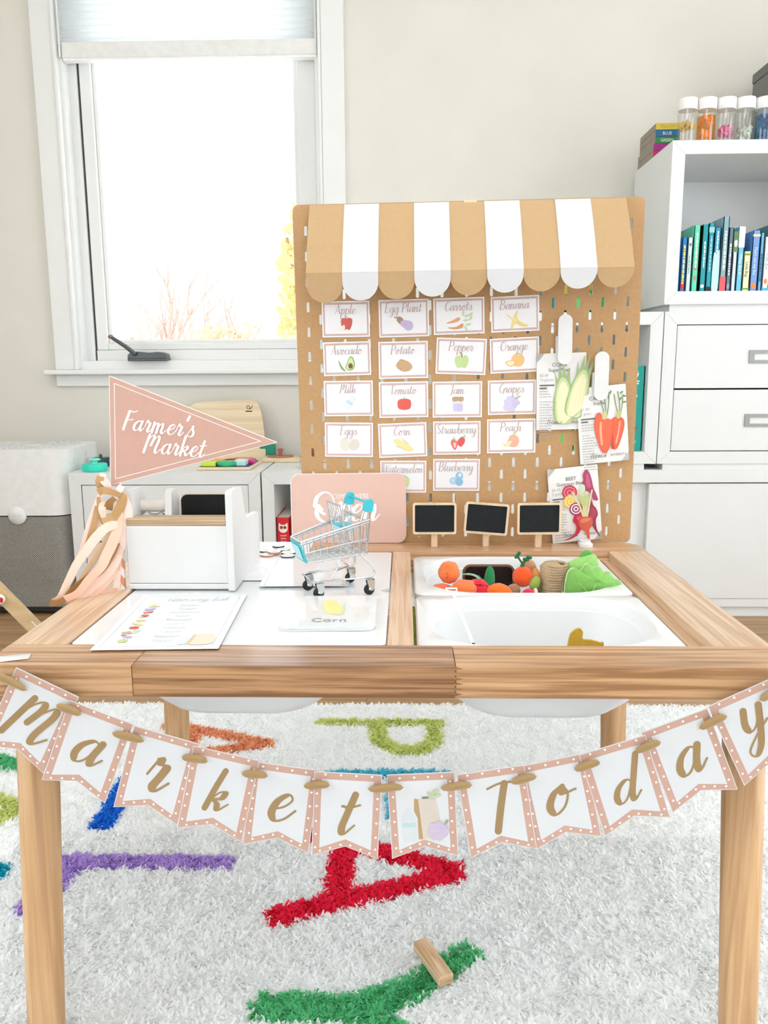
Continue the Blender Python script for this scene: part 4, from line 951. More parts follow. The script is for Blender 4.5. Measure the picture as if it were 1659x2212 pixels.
# ================================================================== FELT VEGETABLES IN THE BACK TUB
FELT = lambda n, rgb: mat('felt_' + n, rgb, .95, .06, 220, bump=.35, bscale=900, sheen=.3)
TZV = .445
def wobble(seed, amp=.06, k=3):
    r = random.Random(seed); ph = [r.uniform(0, 6) for _ in range(4)]
    return lambda d: 1 + amp * (math.sin(k * d.x * 2 + ph[0]) * math.cos(k * d.y * 2 + ph[1]) + .5 * math.sin(k * 2 * d.z + ph[2]))
def felt_ball(name, label, cat, c, r, rgb, seed=1, fn=None, group=None):
    t = thing(name, label, cat, (c[0], c[1], c[2] - r[2]), group=group)
    MB().blob((0, 0, r[2]), r, fn=fn or wobble(seed)).build('body', FELT('%d%d%d' % rgb, rgb), t)
    return t
g = 'orange felt carrots in the back tub'
t = felt_ball('felt_carrot', 'round orange felt carrot end standing highest at the left', 'vegetable', (.084, .365, .4835), (.0160, .018, .0160), (242, 124, 62), 3, group=g)
MB().tube([(-.004, -.0172, .012), (-.002, -.0184, .016), (-.004, -.0172, .020)], .0010, 6).build('stitched_pucker', FELT('pucker', (206, 92, 40)), t)
felt_ball('felt_carrot', 'orange felt carrot end low in front of the upright one', 'vegetable', (.106, .345, .4640), (.0190, .018, .0140), (242, 122, 66), 5, group=g)
felt_ball('felt_carrot', 'flat orange felt carrot at the far left of the tub', 'vegetable', (.073, .350, .4600), (.0185, .016, .010), (236, 112, 62), 8, group=g)
t = felt_ball('felt_tomato', 'bright red felt tomato slice between carrots and pickle', 'vegetable', (.126, .352, .4620), (.0180, .018, .0145), (222, 34, 52), 4)
MB().tube([(-.012, -.010, .024), (.0, -.014, .0255), (.012, -.010, .022)], .0014, 6).build('red_rim', FELT('rim', (196, 22, 44)), t)
t = thing('felt_leaf_pickle', 'dark green felt pickle pair pointing up in the back tub', 'vegetable', (.1375, .356, .4520))
GR = FELT('pickle', (22, 128, 70))
MB().tube(catmull([(.003, 0, 0), (.004, 0, .014), (.005, .002, .030), (.0055, .004, .0425)], 5), [.0075, .0082, .0085, .0086, .0086, .0084, .0082, .008, .0078, .0075, .007, .0065, .0058, .0048, .0034, .0015]).build('pickle', GR, t)
MB().tube(catmull([(.0, -.004, .004), (-.005, -.002, .014), (-.010, .002, .023), (-.013, .004, .0285)], 5), [.007, .0075, .0075, .0072, .007, .0066, .006, .0056, .005, .0046, .004, .0036, .0032, .0028, .0022, .0012]).build('pickle', GR, t)
MB().tube(catmull([(-.010, -.002, .024), (-.016, -.001, .029), (-.024, 0, .031), (-.034, .002, .0305)], 5), [.0018] * 8 + [.0015] * 5 + [.001] * 3).build('pale_stem', FELT('stem', (150, 200, 170)), t)
t = thing('black_tray', 'black plastic tray standing behind the green pickle', 'tray', (.1445, .392, .4440))
ol = [(x, z) for x, z in rrect(-.037, .037, 0, .043, .010)]
MB().prism(ol, 0, .006).build('panel', mat('black_plastic', (26, 24, 24), .3), t)
MB().tube([(p[0] * 1.0, -.001, p[1]) for p in ol], .0022, 6, closed=True).build('brown_rim', mat('brown_rim', (112, 84, 66), .5), t)
felt_ball('felt_orange_wedge', 'rounded orange felt wedge in front of the black tray', 'vegetable', (.155, .342, .4600), (.0205, .014, .0135), (238, 112, 28), 12, fn=lambda d: 1 - .25 * max(0, d.x) * max(0, d.z))
t = felt_ball('felt_tomato', 'shiny orange-red tomato with a green leafy stem', 'vegetable', (.190, .358, .4790), (.0150, .015, .0150), (236, 86, 26), 2, fn=wobble(2, .015))
st = MB(); GS = mat('stem_green', (14, 104, 62), .5)
st.tube([(-.001, 0, .026), (.000, 0, .036)], [.0030, .0022], 8)
st.tube(catmull([(.0, 0, .034), (-.005, 0, .040), (-.008, 0, .046)], 4), .0016, 6); st.tube(catmull([(.0, 0, .034), (.004, 0, .040), (.007, 0, .043)], 4), .0016, 6)
for x, z in ((-.008, .047), (-.010, .044), (-.006, .050), (.007, .044), (.010, .043), (.006, .040), (.002, .041)): st.blob((x, 0, z), (.0030, .003, .0024), 10, 6)
st.build('stem', GS, t)
t = felt_ball('felt_potato', 'tan felt potato behind the tomato', 'vegetable', (.200, .378, .4860), (.0130, .011, .0130), (186, 134, 92), 6, group='brown felt things in the back tub')
felt_ball('felt_squash', 'small amber felt squash right of the tomato', 'vegetable', (.2085, .364, .4720), (.0090, .011, .0180), (214, 150, 72), 9)
felt_ball('felt_mushroom', 'flat brown felt slice left of the tomato', 'vegetable', (.1735, .344, .4600), (.0115, .007, .0120), (166, 118, 92), 10, fn=lambda d: 1 + .2 * d.x * d.z)
t = felt_ball('felt_sprout', 'pale green felt sprout leaf between tomato and knit roll', 'vegetable', (.2060, .348, .4720), (.0080, .004, .0100), (150, 180, 80), 11, fn=lambda d: 1 + .25 * d.z * d.x)
t = felt_ball('felt_radish', 'pink felt radish with cream stripe at the tub front', 'vegetable', (.1960, .338, .4580), (.0090, .009, .0090), (220, 40, 92), 13)
MB().blob((.010, .002, .009), (.004, .008, .009)).build('cream_stripe', FELT('cream', (232, 228, 196)), t)
MB().blob((.0155, .003, .008), (.003, .0075, .008)).build('dark_stripe', FELT('darkstripe', (28, 60, 40)), t)
# beige knitted roll
t = thing('knit_roll', 'beige ribbed knit roll standing beside the lettuce', 'felt food', (.2300, .358, .4480))
mb = MB()
for k in range(14):
    z = k * .0038; s = 1 + (.08 if k > 7 else 0); off = .0005 * k
    mb.tube([(off + .0145 * s * math.cos(a), .0145 * s * math.sin(a), z) for a in [2 * PI * i / 28 for i in range(28)]], .0023, 6, closed=True)
mb.lathe([(0, 0), (.0140, 0), (.0155, .047), (.010, .0520), (0, .0525)], 28)
t0 = mb.build('ribbed_knit', mat('knit_beige', (186, 160, 128), .95, .1, 200, bump=.4, bscale=700), t)
MB().tube([(.0135, -.010, .002), (.0150, -.010, .026), (.0160, -.008, .050)], .0015, 6).build('edge_seam', FELT('seam', (208, 186, 154)), t)
# felt lettuce
t = thing('felt_lettuce', 'light green felt lettuce leaf with veins lying over the tub rim', 'vegetable', (.2790, .352, .4570))
Lm = FELT('lettuce', (130, 190, 92)); 
ol = catmull([(-.030, -.002, 0), (-.030, .030, 0), (-.022, .040, 0), (-.012, .036, 0), (-.004, .046, 0), (.006, .041, 0), (.014, .042, 0), (.022, .034, 0), (.030, .033, 0), (.036, .024, 0), (.046, .020, 0), (.044, .008, 0), (.030, .0, 0), (.0, -.006, 0)], 5, True)
def leaf3(ol, y, bulge, zoff=0):
    """domed leaf: rings shrinking to the middle"""
    c = sum((Vector(p) for p in ol), Vector()) / len(ol); rings = []
    for f in (1, .8, .55, .3, .05):
        rings.append([(c.x + (p.x - c.x) * f, y - bulge * (1 - f * f), c.y + (p.y - c.y) * f + zoff) for i, p in enumerate(ol)])
    return rings
rings = leaf3(ol, -.014, .018); n = len(ol); mb = MB()
mb.add([p for r in rings for p in r], [(i * n + k, i * n + (k + 1) % n, (i + 1) * n + (k + 1) % n, (i + 1) * n + k) for i in range(4) for k in range(n)], 0, True)
mb.add(rings[-1], [list(range(n))])
mb.build('front_leaf', Lm, t, thick=.003)
ol2 = catmull([(-.030, .0, 0), (-.030, .034, 0), (-.016, .046, 0), (-.002, .050, 0), (.012, .054, 0), (.018, .044, 0), (.020, .02, 0), (.0, 0, 0)], 5, True)
rings = leaf3(ol2, .010, .010); n2 = len(ol2); mb = MB()
mb.add([p for r in rings for p in r], [(i * n2 + k, i * n2 + (k + 1) % n2, (i + 1) * n2 + (k + 1) % n2, (i + 1) * n2 + k) for i in range(4) for k in range(n2)], 0, True)
mb.build('back_leaf', FELT('lettuce2', (150, 206, 110)), t, thick=.003)
mb = MB(); mb.tube([(p.x, -.0150, p.y) for p in ol], .0013, 6, closed=True); mb.build('leaf_edge', FELT('leafedge', (206, 228, 170)), t)
mb = MB()
for q in ([(0, -.0325, .002), (.004, -.0335, .015), (.012, -.031, .026)], [(0, -.0325, .002), (-.008, -.033, .014), (-.016, -.031, .022)]): mb.tube(catmull(q, 4), .0006, 5)
mb.build('vein', FELT('vein', (166, 214, 140)), t)
MB().tube(catmull([(-.004, .016, .046), (.004, .017, .055), (.010, .018, .053)], 4), [.004, .0045, .005, .005, .0045, .004, .004, .0035, .003]).build('curl', FELT('curl', (90, 170, 70)), t)
t = felt_ball('felt_lemon', 'yellow felt piece tucked behind the lettuce', 'vegetable', (.2880, .374, .4960), (.0075, .007, .0065), (236, 196, 70), 15)

# ---- in the front tub: toy shovel and a yellow leaf
t = thing('toy_rake', 'thin white toy shovel leaning inside the empty front tub', 'toy', (.095, .135, .400))
RK = mat('toy_white', (246, 247, 247), .35)
A, Bq = Vector((.0840 - .095, .266 - .135, .481 - .400)), Vector((.1025 - .095, .160 - .135, .447 - .400))
dd = (A - Bq).normalized()
MB().tube([Bq, A], .0021, 8).build('shaft', RK, t)
ex = Vector((1, 0, 0)); hp = [A + dd * .0, A + ex * .006 + dd * .004, A + ex * .0075 + dd * .011, A - ex * .0075 + dd * .011, A - ex * .006 + dd * .004, A]
MB().tube(hp, .0014, 6).build('grip', RK, t)
MB().tube([Bq, Bq - dd * .006], .0024, 8).build('black_tip', mat('black_tip', (30, 30, 30), .5), t)
t = thing('felt_leaf', 'mustard yellow felt leaf peeking up in the front tub', 'felt', (.2170, .112, .4085))
ol = catmull([(-.015, .004, 0), (-.010, .058, 0), (-.006, .070, 0), (.002, .0745, 0), (.006, .070, 0), (.006, .062, 0), (.016, .0605, 0), (.026, .0575, 0), (.030, .053, 0), (.02, .004, 0)], 5, True)
MB().prism([(p.x, p.y) for p in ol], 0, .004).build('leaf', FELT('mustard', (196, 156, 40)), t)

# ================================================================== PEGBOARD WITH MARKET STALL
_o = Vector((-.15499, .59200, .47484)); _eu = Vector((.99982, -.01699, .00898)); _ev = Vector((-.00928, -.01721, .99981)); _n = Vector((-.01683, -.99971, -.01737))
BOARD = Matrix(((_eu.x, -_n.x, _ev.x, _o.x), (_eu.y, -_n.y, _ev.y, _o.y), (_eu.z, -_n.z, _ev.z, _o.z), (0, 0, 0, 1)))
S = .56; TH = .005
mb = MB(); hw_, hh_ = .0027, .0083
def slot_cell(x0, x1, z0, z1, cz):
    xc = (x0 + x1) / 2; arc = [PI * i / 6 for i in range(7)]
    left = [(xc - hw_ * math.sin(a), cz + (hh_ - hw_) * (1 if a < PI / 2 else -1) + hw_ * math.cos(a)) for a in arc]
    right = [(2 * xc - x, z) for x, z in left]
    L = [(x0, z0), (xc, z0)] + left[::-1] + [(xc, z1), (x0, z1)]
    R_ = [(x1, z1), (xc, z1)] + right + [(xc, z0), (x1, z0)]
    for y in (0, TH): mb.flat(L, y); mb.flat(R_, y)
    for arr in (left, right):
        v = [(x, y, z) for x, z in arr for y in (0, TH)]
        mb.add(v, [(2 * i, 2 * i + 1, 2 * i + 3, 2 * i + 2) for i in range(len(arr) - 1)], 1, True)
for i in range(27):
    x0 = .01 + .02 * i
    if i % 2 == 0:
        for y in (0, TH): mb.flat([(x0, 0), (x0 + .02, 0), (x0 + .02, .02), (x0, .02)], y); mb.flat([(x0, .54), (x0 + .02, .54), (x0 + .02, .56), (x0, .56)], y)
        for k in range(13): slot_cell(x0, x0 + .02, .50 - .04 * k, .54 - .04 * k, .52 - .04 * k)
    else:
        for k in range(14): slot_cell(x0, x0 + .02, .52 - .04 * k, .56 - .04 * k, .54 - .04 * k)
c1 = [(.01 - .01 * math.sin(a), .01 - .01 * math.cos(a)) for a in [PI / 2 * i / 6 for i in range(7)]]
lm = c1 + [(x, .56 - z) for x, z in c1[::-1]]; rm = [(.56 - x, z) for x, z in lm]
for y in (0, TH): mb.flat(lm, y); mb.flat(rm, y)
edge = c1[::-1][::-1]; per = lm + [(x, z) for x, z in rm[::-1]]
v = [(x, y, z) for x, z in per for y in (0, TH)]
n = len(per); mb.add(v, [(2 * i, 2 * i + 1, (2 * i + 3) % (2 * n), (2 * i + 2) % (2 * n)) for i in range(n)], 1)
pegb = tag(mb.build('pegboard', [mat('hardboard', (190, 151, 106), .7, .05, 160, bump=.12, bscale=600), mat('hardboard_edge', (222, 206, 180), .6)], mw=BOARD), 'tan slotted pegboard standing upright behind the play table', 'pegboard')

# ---- striped awning (cardstock strips folded into scallops)
aw = thing('awning', 'tan and white striped card awning with scalloped edge on the pegboard', 'awning', mw=BOARD)
AWT = mat('kraft_card', (192, 160, 118), .75, .02, 120); AWW = mat('white_card', (213, 215, 218), .7, .01, 100)
edges = [.029 + .0555 * i for i in range(10)]
for i in range(9):
    white = i % 2 == 1
    ex0, ex1 = edges[i] - (0 if white else .0005), edges[i + 1] + (0 if white else .0005)
    prof = [(-.0035, .5575), (-.014, .544), (-.031, .520), (-.049, .492), (-.063, .466), (-.0745, .4465)]
    if white: prof = [(y - .0012, z + .0003) for y, z in prof]
    rnd_off = (i - 4) * .0004
    v = []; m_ = MB()
    for y, z in prof: v += [(ex0, y, z), (ex1, y, z)]
    m_.add(v, [(2 * k, 2 * k + 1, 2 * k + 3, 2 * k + 2) for k in range(len(prof) - 1)], 0, False)
    w2 = (ex1 - ex0) / 2; yb_, zb_ = prof[-1]
    drop = .0165 - i * .0019; val = [(ex0, zb_), (ex0, zb_ - drop)] + [((ex0 + ex1) / 2 - w2 * math.cos(a), zb_ - drop - w2 * .98 * math.sin(a)) for a in [PI * k / 16 for k in range(17)]] + [(ex1, zb_ - drop), (ex1, zb_)]
    tiltv = (.18 if not white else .14) + .03 * i / 8
    m_.add([(x, yb_ + (zb_ - z) * tiltv, z) for x, z in val], [list(range(len(val)))], 0)
    m_.build('stripe', AWW if white else AWT, aw, thick=.0008)
MB().box(.029, .5285, -.0032, -.0003, .548, .559).build('mounting_strip', AWT, aw)
MB().box(.275, .295, -.0045, .0, .552, .5605).build('clear_tape', mat('clear_tape', (226, 206, 172), .3), aw)

# ---- product cards
def onboard(u, v, rot=0, off=.0004): return BOARD @ T(u, -off, v) @ RY(-rot)
CARD = mat('laminated_card', (234, 234, 237), .22, .006, 60, coat=.5)
PINKB = mat('card_border_pink', (206, 178, 172), .35, .06, 300)
TXT_PINK = (186, 158, 154)
def card_body(t, w, h, th=.0007):
    mb = MB(); mb.box(-w / 2, w / 2, -th, 0, -h / 2, h / 2)
    b = .0022; i = .0032
    x0, x1, z0, z1 = -w / 2 + b, w / 2 - b, -h / 2 + b, h / 2 - b
    y = -th - .00008
    for q in ([(x0, z1 - i), (x1, z1 - i), (x1, z1), (x0, z1)], [(x0, z0), (x1, z0), (x1, z0 + i), (x0, z0 + i)], [(x0, z0 + i), (x0 + i * .8, z0 + i), (x0 + i * .8, z1 - i), (x0, z1 - i)], [(x1 - i * .8, z0 + i), (x1, z0 + i), (x1, z1 - i), (x1 - i * .8, z1 - i)]):
        mb.flat(q, y, 1)
    return mb.build('card', [CARD, PINKB], t)
def draw(name, s=1.0):
    p = Pic(-.0009, .00005); z = -.009
    R = lambda pts: [(a, b + z) for a, b in pts]
    if name == 'Apple':
        p.blob((202, 84, 72), R([(-.009, .0), (-.0085, .008), (-.004, .010), (0, .0088), (.004, .010), (.009, .008), (.009, 0), (.005, -.009), (0, -.008), (-.005, -.009)]))
        p.blob((240, 228, 206), R([(-.016, -.006), (-.010, -.005), (-.004, -.001), (-.003, -.008), (-.010, -.010)])); p.line((150, 120, 90), R([(0, .009), (.0005, .0125)]), .001)
    elif name == 'Egg Plant':
        p.blob((196, 180, 214), R([(-.008, .006), (0, .005), (.010, .003), (.014, -.003), (.012, -.010), (.005, -.012), (-.003, -.006), (-.009, .0)])); p.blob((166, 134, 98), R([(-.013, .006), (-.010, .011), (-.004, .009), (-.002, .005), (-.006, .003), (-.007, -.001), (-.011, .002)])); p.line((150, 124, 98), R([(-.016, .009), (-.012, .009)]), .0016)
    elif name in ('Carrots', 'Carrot'):
        p.blob((222, 164, 110), R([(-.022, -.003), (-.010, .002), (-.002, .006), (.001, .003), (-.003, -.001), (-.012, -.003)])); p.blob((216, 156, 104), R([(-.020, -.010), (-.006, -.009), (.004, -.004), (.006, -.008), (.002, -.012), (-.010, -.013)]))
        for a, b, r in ((.006, .012, 80), (.012, .008, 20), (.018, .004, 60), (.010, .001, 10), (.014, -.006, 15), (.010, -.012, -60), (.018, .010, 40)): p.ell((196, 216, 168), a, b + z, .0045, .0018, r)
    elif name == 'Banana':
        p.blob((236, 210, 126), R([(.004, .014), (.002, .004), (.006, -.004), (.018, -.010), (.018, -.013), (.008, -.012), (-.001, -.006), (-.004, .002), (.0, .010)])); p.blob((240, 220, 150), R([(-.004, .002), (-.008, -.012), (-.006, -.016), (-.002, -.010), (.002, -.002)])); p.blob((240, 226, 176), R([(-.016, .008), (-.010, .006), (-.004, -.001), (-.008, .0)]))
    elif name == 'Avocado':
        p.blob((120, 160, 86), R([(-.004, -.006), (0, .004), (.004, .011), (.009, .009), (.0115, -.002), (.008, -.010), (0, -.011)])); p.blob((206, 220, 150), R([(-.003, -.006), (.001, .004), (.0045, .0095), (.008, .008), (.010, -.002), (.007, -.009), (0, -.0098)])); p.ell((106, 84, 60), .0045, -.004 + z, .0038, .0044)
        p.blob((130, 170, 96), R([(-.015, .006), (-.010, -.004), (-.004, -.012), (-.008, -.011), (-.013, -.005)]))
    elif name == 'Potato':
        p.blob((202, 166, 122), R([(-.013, .0), (-.006, .009), (.001, .008), (.009, .004), (.014, -.003), (.010, -.009), (.0, -.011), (-.009, -.007)]))
        for a, b in ((-.002, .007), (-.009, .001), (.006, -.008), (-.005, -.006)): p.ell((160, 124, 86), a, b + z, .001, .0006)
    elif name == 'Pepper':
        p.blob((192, 214, 150), R([(-.011, .004), (-.006, .009), (0, .0075), (.006, .010), (.011, .006), (.011, -.004), (.006, -.011), (0, -.0095), (-.006, -.011), (-.010, -.004)])); p.line((170, 146, 108), R([(.0, .007), (.0, .012), (-.003, .014)]), .002)
    elif name == 'Orange':
        p.ell((236, 190, 124), .004, z, .011, .011); p.blob((232, 180, 108), R([(-.016, -.002), (-.002, .0), (.0, -.006), (-.006, -.010), (-.013, -.008)])); p.blob((248, 224, 180), R([(-.0145, -.003), (-.003, -.001), (-.002, -.0055), (-.007, -.0085), (-.012, -.007)])); p.line((90, 90, 70), R([(.003, .010), (.003, .014)]), .001); p.ell((220, 214, 150), .006, .008 + z, .004, .0016, 20)
    elif name == 'Milk':
        p.poly((226, 234, 240), R([(-.014, -.010), (-.004, -.016), (.006, -.002), (-.004, .004)])); p.poly((190, 214, 226), R([(-.006, .002), (.004, -.004), (.007, .000), (-.003, .006)])); p.poly((218, 228, 236), R([(-.002, .007), (.008, .001), (.013, .009), (.006, .013)]))
    elif name == 'Tomato':
        p.blob((222, 86, 72), R([(-.0115, 0), (-.010, .007), (-.004, .0095), (.004, .0095), (.010, .007), (.0115, 0), (.009, -.007), (0, -.009), (-.009, -.007)])); p.line((150, 160, 110), R([(-.002, .0092), (.0, .0095), (.002, .0092)]), .0014); p.line((120, 130, 90), R([(0, .010), (.001, .013)]), .0008)
    elif name == 'Jam':
        p.poly((222, 218, 236), R(rrect(-.0085, .0085, -.012, .008, .003))); p.poly((200, 192, 226), R(rrect(-.0078, .0078, -.0115, .001, .003))); p.blob((186, 154, 116), R([(-.0085, .012), (0, .0125), (.0085, .012), (.009, .006), (.004, .0045), (0, .0058), (-.004, .0045), (-.009, .006)]))
    elif name == 'Grapes':
        for a, b in ((-.006, .006), (0, .007), (.005, .004), (-.010, .001), (-.004, .001), (.002, 0), (.008, -.001), (-.009, -.005), (-.003, -.005), (.003, -.006), (-.006, -.010), (0, -.011), (-.011, -.009)): p.ell((196, 192, 224) if (a > 0) else (206, 200, 230), a, b + z, .0042, .0042)
        p.line((130, 140, 110), R([(.006, .006), (.013, .010)]), .0012); p.ell((200, 214, 180), .008, .013 + z, .0035, .0018, 70)
    elif name == 'Eggs':
        p.ell((224, 216, 206), -.008, z, .0085, .011, 15); p.ell((218, 210, 200), .008, z, .009, .010, -35)
    elif name == 'Corn':
        p.blob((238, 220, 156), R([(-.016, .010), (-.006, .009), (.006, .002), (.016, -.007), (.014, -.011), (.006, -.011), (-.006, -.004), (-.015, .004)])); p.blob((208, 216, 170), R([(-.004, .014), (.002, .008), (.010, .001), (.002, .004)])); p.blob((196, 208, 160), R([(-.015, -.001), (-.006, -.003), (.004, -.010), (-.004, -.006)]))
    elif name == 'Strawberry':
        p.blob((214, 84, 76), R([(.001, .004), (.006, .009), (.012, .007), (.012, .0), (.006, -.007), (.0, -.002)])); p.blob((226, 104, 96), R([(-.011, .0), (-.009, .005), (-.003, .004), (.001, .0), (-.001, -.008), (-.004, -.012), (-.008, -.008)])); p.blob((244, 190, 180), R([(-.007, -.001), (-.004, .001), (-.002, -.003), (-.004, -.009), (-.006, -.006)]))
        p.line((120, 150, 80), R([(-.006, .004), (-.006, .010)]), .001); p.line((120, 150, 80), R([(.010, .008), (.012, .013)]), .001); p.line((170, 190, 130), R([(-.009, .006), (-.003, .006)]), .0014); p.line((170, 190, 130), R([(.006, .010), (.014, .009)]), .0014)
    elif name == 'Peach':
        p.blob((232, 176, 150), R([(-.006, .002), (-.002, .009), (.005, .010), (.011, .005), (.012, -.003), (.007, -.010), (-.002, -.010), (-.007, -.005)])); p.blob((240, 222, 176), R([(-.016, -.005), (-.010, -.004), (-.001, .001), (-.003, -.007), (-.010, -.010)])); p.blob((200, 214, 160), R([(.002, .010), (.003, .015), (.008, .016), (.007, .012)]))
    elif name == 'Watermelon':
        p.ell((196, 208, 140), -.002, z, .011, .011); p.ell((212, 222, 164), .004, z, .006, .009)
    elif name == 'Blueberry':
        p.ell((170, 204, 226), -.006, -.002 + z, .0065, .0065); p.ell((150, 192, 220), .004, .006 + z, .0065, .0075); p.ell((140, 186, 218), .004, -.004 + z, .0065, .0068); p.ell((206, 226, 238), .005, .008 + z, .003, .0035); p.ell((190, 216, 234), -.007, -.001 + z, .0025, .003)
    elif name == 'Eggplant': return draw('Egg Plant')
    elif name == 'Pineapple':
        p.blob((232, 214, 150), R([(-.012, -.006), (-.002, .008), (.008, .002), (.014, -.008), (.0, -.010)]))
    return p
CARDS = {'Apple': (.0822, .3800, .0786, .0576, .04), 'Egg Plant': (.1775, .3799, .0820, .0599, .70), 'Carrots': (.2675, .3819, .0830, .0581, .99), 'Banana': (.3585, .3837, .0783, .0566, 1.77), 'Avocado': (.0826, .3161, .0789, .0551, .65), 'Potato': (.1758, .3126, .0816, .0604, .4),
 'Pepper': (.2712, .3171, .0824, .0586, -2.39), 'Orange': (.3589, .3177, .0804, .0564, 2.07), 'Milk': (.0835, .2507, .0823, .0587, -.07), 'Tomato': (.1757, .2475, .0821, .0594, .4), 'Jam': (.2651, .2467, .0821, .0594, -.08), 'Grapes': (.3554, .2490, .0794, .0566, .59),
 'Eggs': (.0825, .1814, .0815, .0582, -1.12), 'Corn': (.1734, .1799, .0814, .0576, 1.6), 'Strawberry': (.2644, .1825, .0795, .0561, .07), 'Peach': (.3553, .1848, .0808, .0572, .56), 'Watermelon': (.1737, .1175, .0782, .0549, -.6), 'Blueberry': (.2637, .1197, .0787, .0546, -.53)}
for nm, (u, v_, w_, h_, r_) in CARDS.items():
    t = thing('product_card', 'white laminated card with pink border reading %s on the pegboard' % nm, 'card', group='produce cards on the pegboard', mw=onboard(u, v_, r_))
    card_body(t, w_, h_)
    mb = MB(); sz = .0078 * min(1.0, .068 / (script_width(nm) * .0078))
    script(mb, nm, -.001, h_ / 2 - .0205, sz, .17, .06, .08, -.0011, center=True, n=4); mb.build('lettering', col(TXT_PINK, .5, .3), t)
    draw(nm).build('printed_picture', t, T(.001, 0, .001))

# ---- seed packets
PAPER = mat('packet_paper', (238, 237, 236), .6, .02, 60, bump=.15, bscale=60)
def packet(label, u, v, w, h, rot, off, lean=0.0):
    t = thing('seed_packet', label, 'packet', group='seed packets at the pegboard', mw=onboard(u, v, rot, off) @ RX(lean))
    mb = MB(); nx, nz = 6, 8
    # pillowy envelope: slightly domed front
    for side in (0, 1):
        vs = []
        for j in range(nz + 1):
            for i in range(nx + 1):
                a, b = i / nx, j / nz; dome = .0030 * math.sin(PI * a) * math.sin(PI * b) ** .6
                vs.append((-w / 2 + w * a, -.0004 - dome if side == 0 else 0.0004, -h / 2 + h * b))
        mb.add(vs, [(j * (nx + 1) + i, j * (nx + 1) + i + 1, (j + 1) * (nx + 1) + i + 1, (j + 1) * (nx + 1) + i) for j in range(nz) for i in range(nx)], 0, True)
    mb.box(-w / 2, w / 2, -.0004, .0004, -h / 2, h / 2)
    mb.build('envelope', PAPER, t)
    return t
def packet_text(t, w, h, title, sub, price, grams, y=-.0040, head=(-.004)):
    INK = col((96, 98, 96), .7); INK2 = col((164, 168, 166), .7); RND = random.Random(len(price) * 7 + int(w * 1e5))
    mb = MB(); sans(mb, title, head, h / 2 - .0215, .0088, y, 0, align='CENTER', xs=.95)
    if sub: sans(mb, sub, head, h / 2 - .0295, .0078, y, 0, align='CENTER', bold=.0)
    x = -w / 2 + .0045
    sans(mb, price, x, h / 2 - .0375, .0065, y, 1); sans(mb, grams, x, h / 2 - .0445, .0062, y, 1)
    zz = h / 2 - .0525
    for ln in (.024, .0115): mb.flat([(x, zz), (x + ln, zz), (x + ln, zz + .0021), (x, zz + .0021)], y, 0); zz -= .0047
    for k in range(17):
        if k == 3: zz -= .004
        L = RND.uniform(.012, .025); xx = x
        while xx < x + L:
            ww = RND.uniform(.002, .0055); mb.flat([(xx, zz), (xx + ww, zz), (xx + ww, zz + .0011), (xx, zz + .0011)], y, 1); xx += ww + .0009
        zz -= .0044
    script(mb, 'Botanical', -w / 2 + .0165, -h / 2 + .0095, .0042, .15, .07, .35, y, 0, space=.82, n=3)
    sans(mb, 'INTERESTS.', w / 2 - .0045, -h / 2 + .0100, .0054, y, 0, align='RIGHT')
    mb.build('lettering', [INK, INK2], t)
# corn
t = packet('corn seed packet under the left white clip', .4355, .2575, .0806, .1250, .96, .0045)
packet_text(t, .0806, .1250, 'CORN', 'Sugar Pearl', '$2.49', '10 grams')
p = Pic(-.0042, .00005)
def ear(cx, z0, z1, w, rot):
    c, s = math.cos(math.radians(rot)), math.sin(math.radians(rot)); H = z1 - z0
    Q = lambda pts: [(cx + a * w * c - (b * H) * s, z0 + a * w * s + b * H * c) for a, b in pts]
    p.blob((156, 182, 118), Q([(-.62, .05), (-.66, .45), (-.45, .78), (-.52, 1.06), (-.3, .86), (-.18, 1.2), (0, .9), (.08, 1.24), (.2, .92), (.42, 1.1), (.46, .75), (.62, .4), (.55, .05), (.1, -.04)]))
    p.blob((196, 214, 158), Q([(-.52, .05), (-.55, .45), (-.35, .78), (0, .92), (.36, .76), (.52, .4), (.48, .05), (0, -.03)]))
    p.blob((236, 232, 184), Q([(-.40, .02), (-.44, .45), (-.26, .74), (0, .84), (.26, .72), (.40, .4), (.36, .04), (0, -.01)]))
    for k in (-.2, 0, .2): p.line((244, 240, 206), Q([(k, .06), (k * 1.05, .4), (k * .7, .76)]), .0016)
ear(.006, -.050, .030, .026, 3); ear(.020, -.040, .043, .026, -13)
p.line((170, 196, 130), [(.010, -.050), (.022, -.040), (.033, -.032)], .002)
p.build('printed_picture', t)
# carrot
t = packet('carrot seed packet under the right white clip', .5047, .2028, .0805, .1262, 5.14, .0080)
packet_text(t, .0805, .1262, 'CARROT', 'Scarlet', '$1.89', '1 gram')
p = Pic(-.0042, .00005)
for pts in ([(.004, .012), (-.001, .034), (-.004, .046)], [(.005, .012), (.005, .034), (.003, .050)], [(.006, .012), (.010, .030), (.012, .052)], [(.026, .008), (.022, .030), (.020, .048)], [(.027, .008), (.028, .034), (.026, .052)], [(.027, .010), (.032, .028), (.034, .046)]): p.line((120, 144, 96), pts, .0022, .0016)
for a, b, r in ((.032, .050, 30), (.036, .044, -20), (.030, .040, 50), (.036, .034, 10), (.014, .052, 70)): p.ell((110, 140, 92), a, b, .0034, .0015, r)
p.blob((206, 62, 40), [(.014, .004), (.018, .010), (.026, .011), (.033, .006), (.034, -.004), (.029, -.022), (.021, -.040), (.015, -.042), (.011, -.036)])
p.blob((234, 92, 56), [(.015, .003), (.019, .009), (.026, .010), (.032, .005), (.033, -.004), (.028, -.022), (.020, -.039), (.016, -.040)])
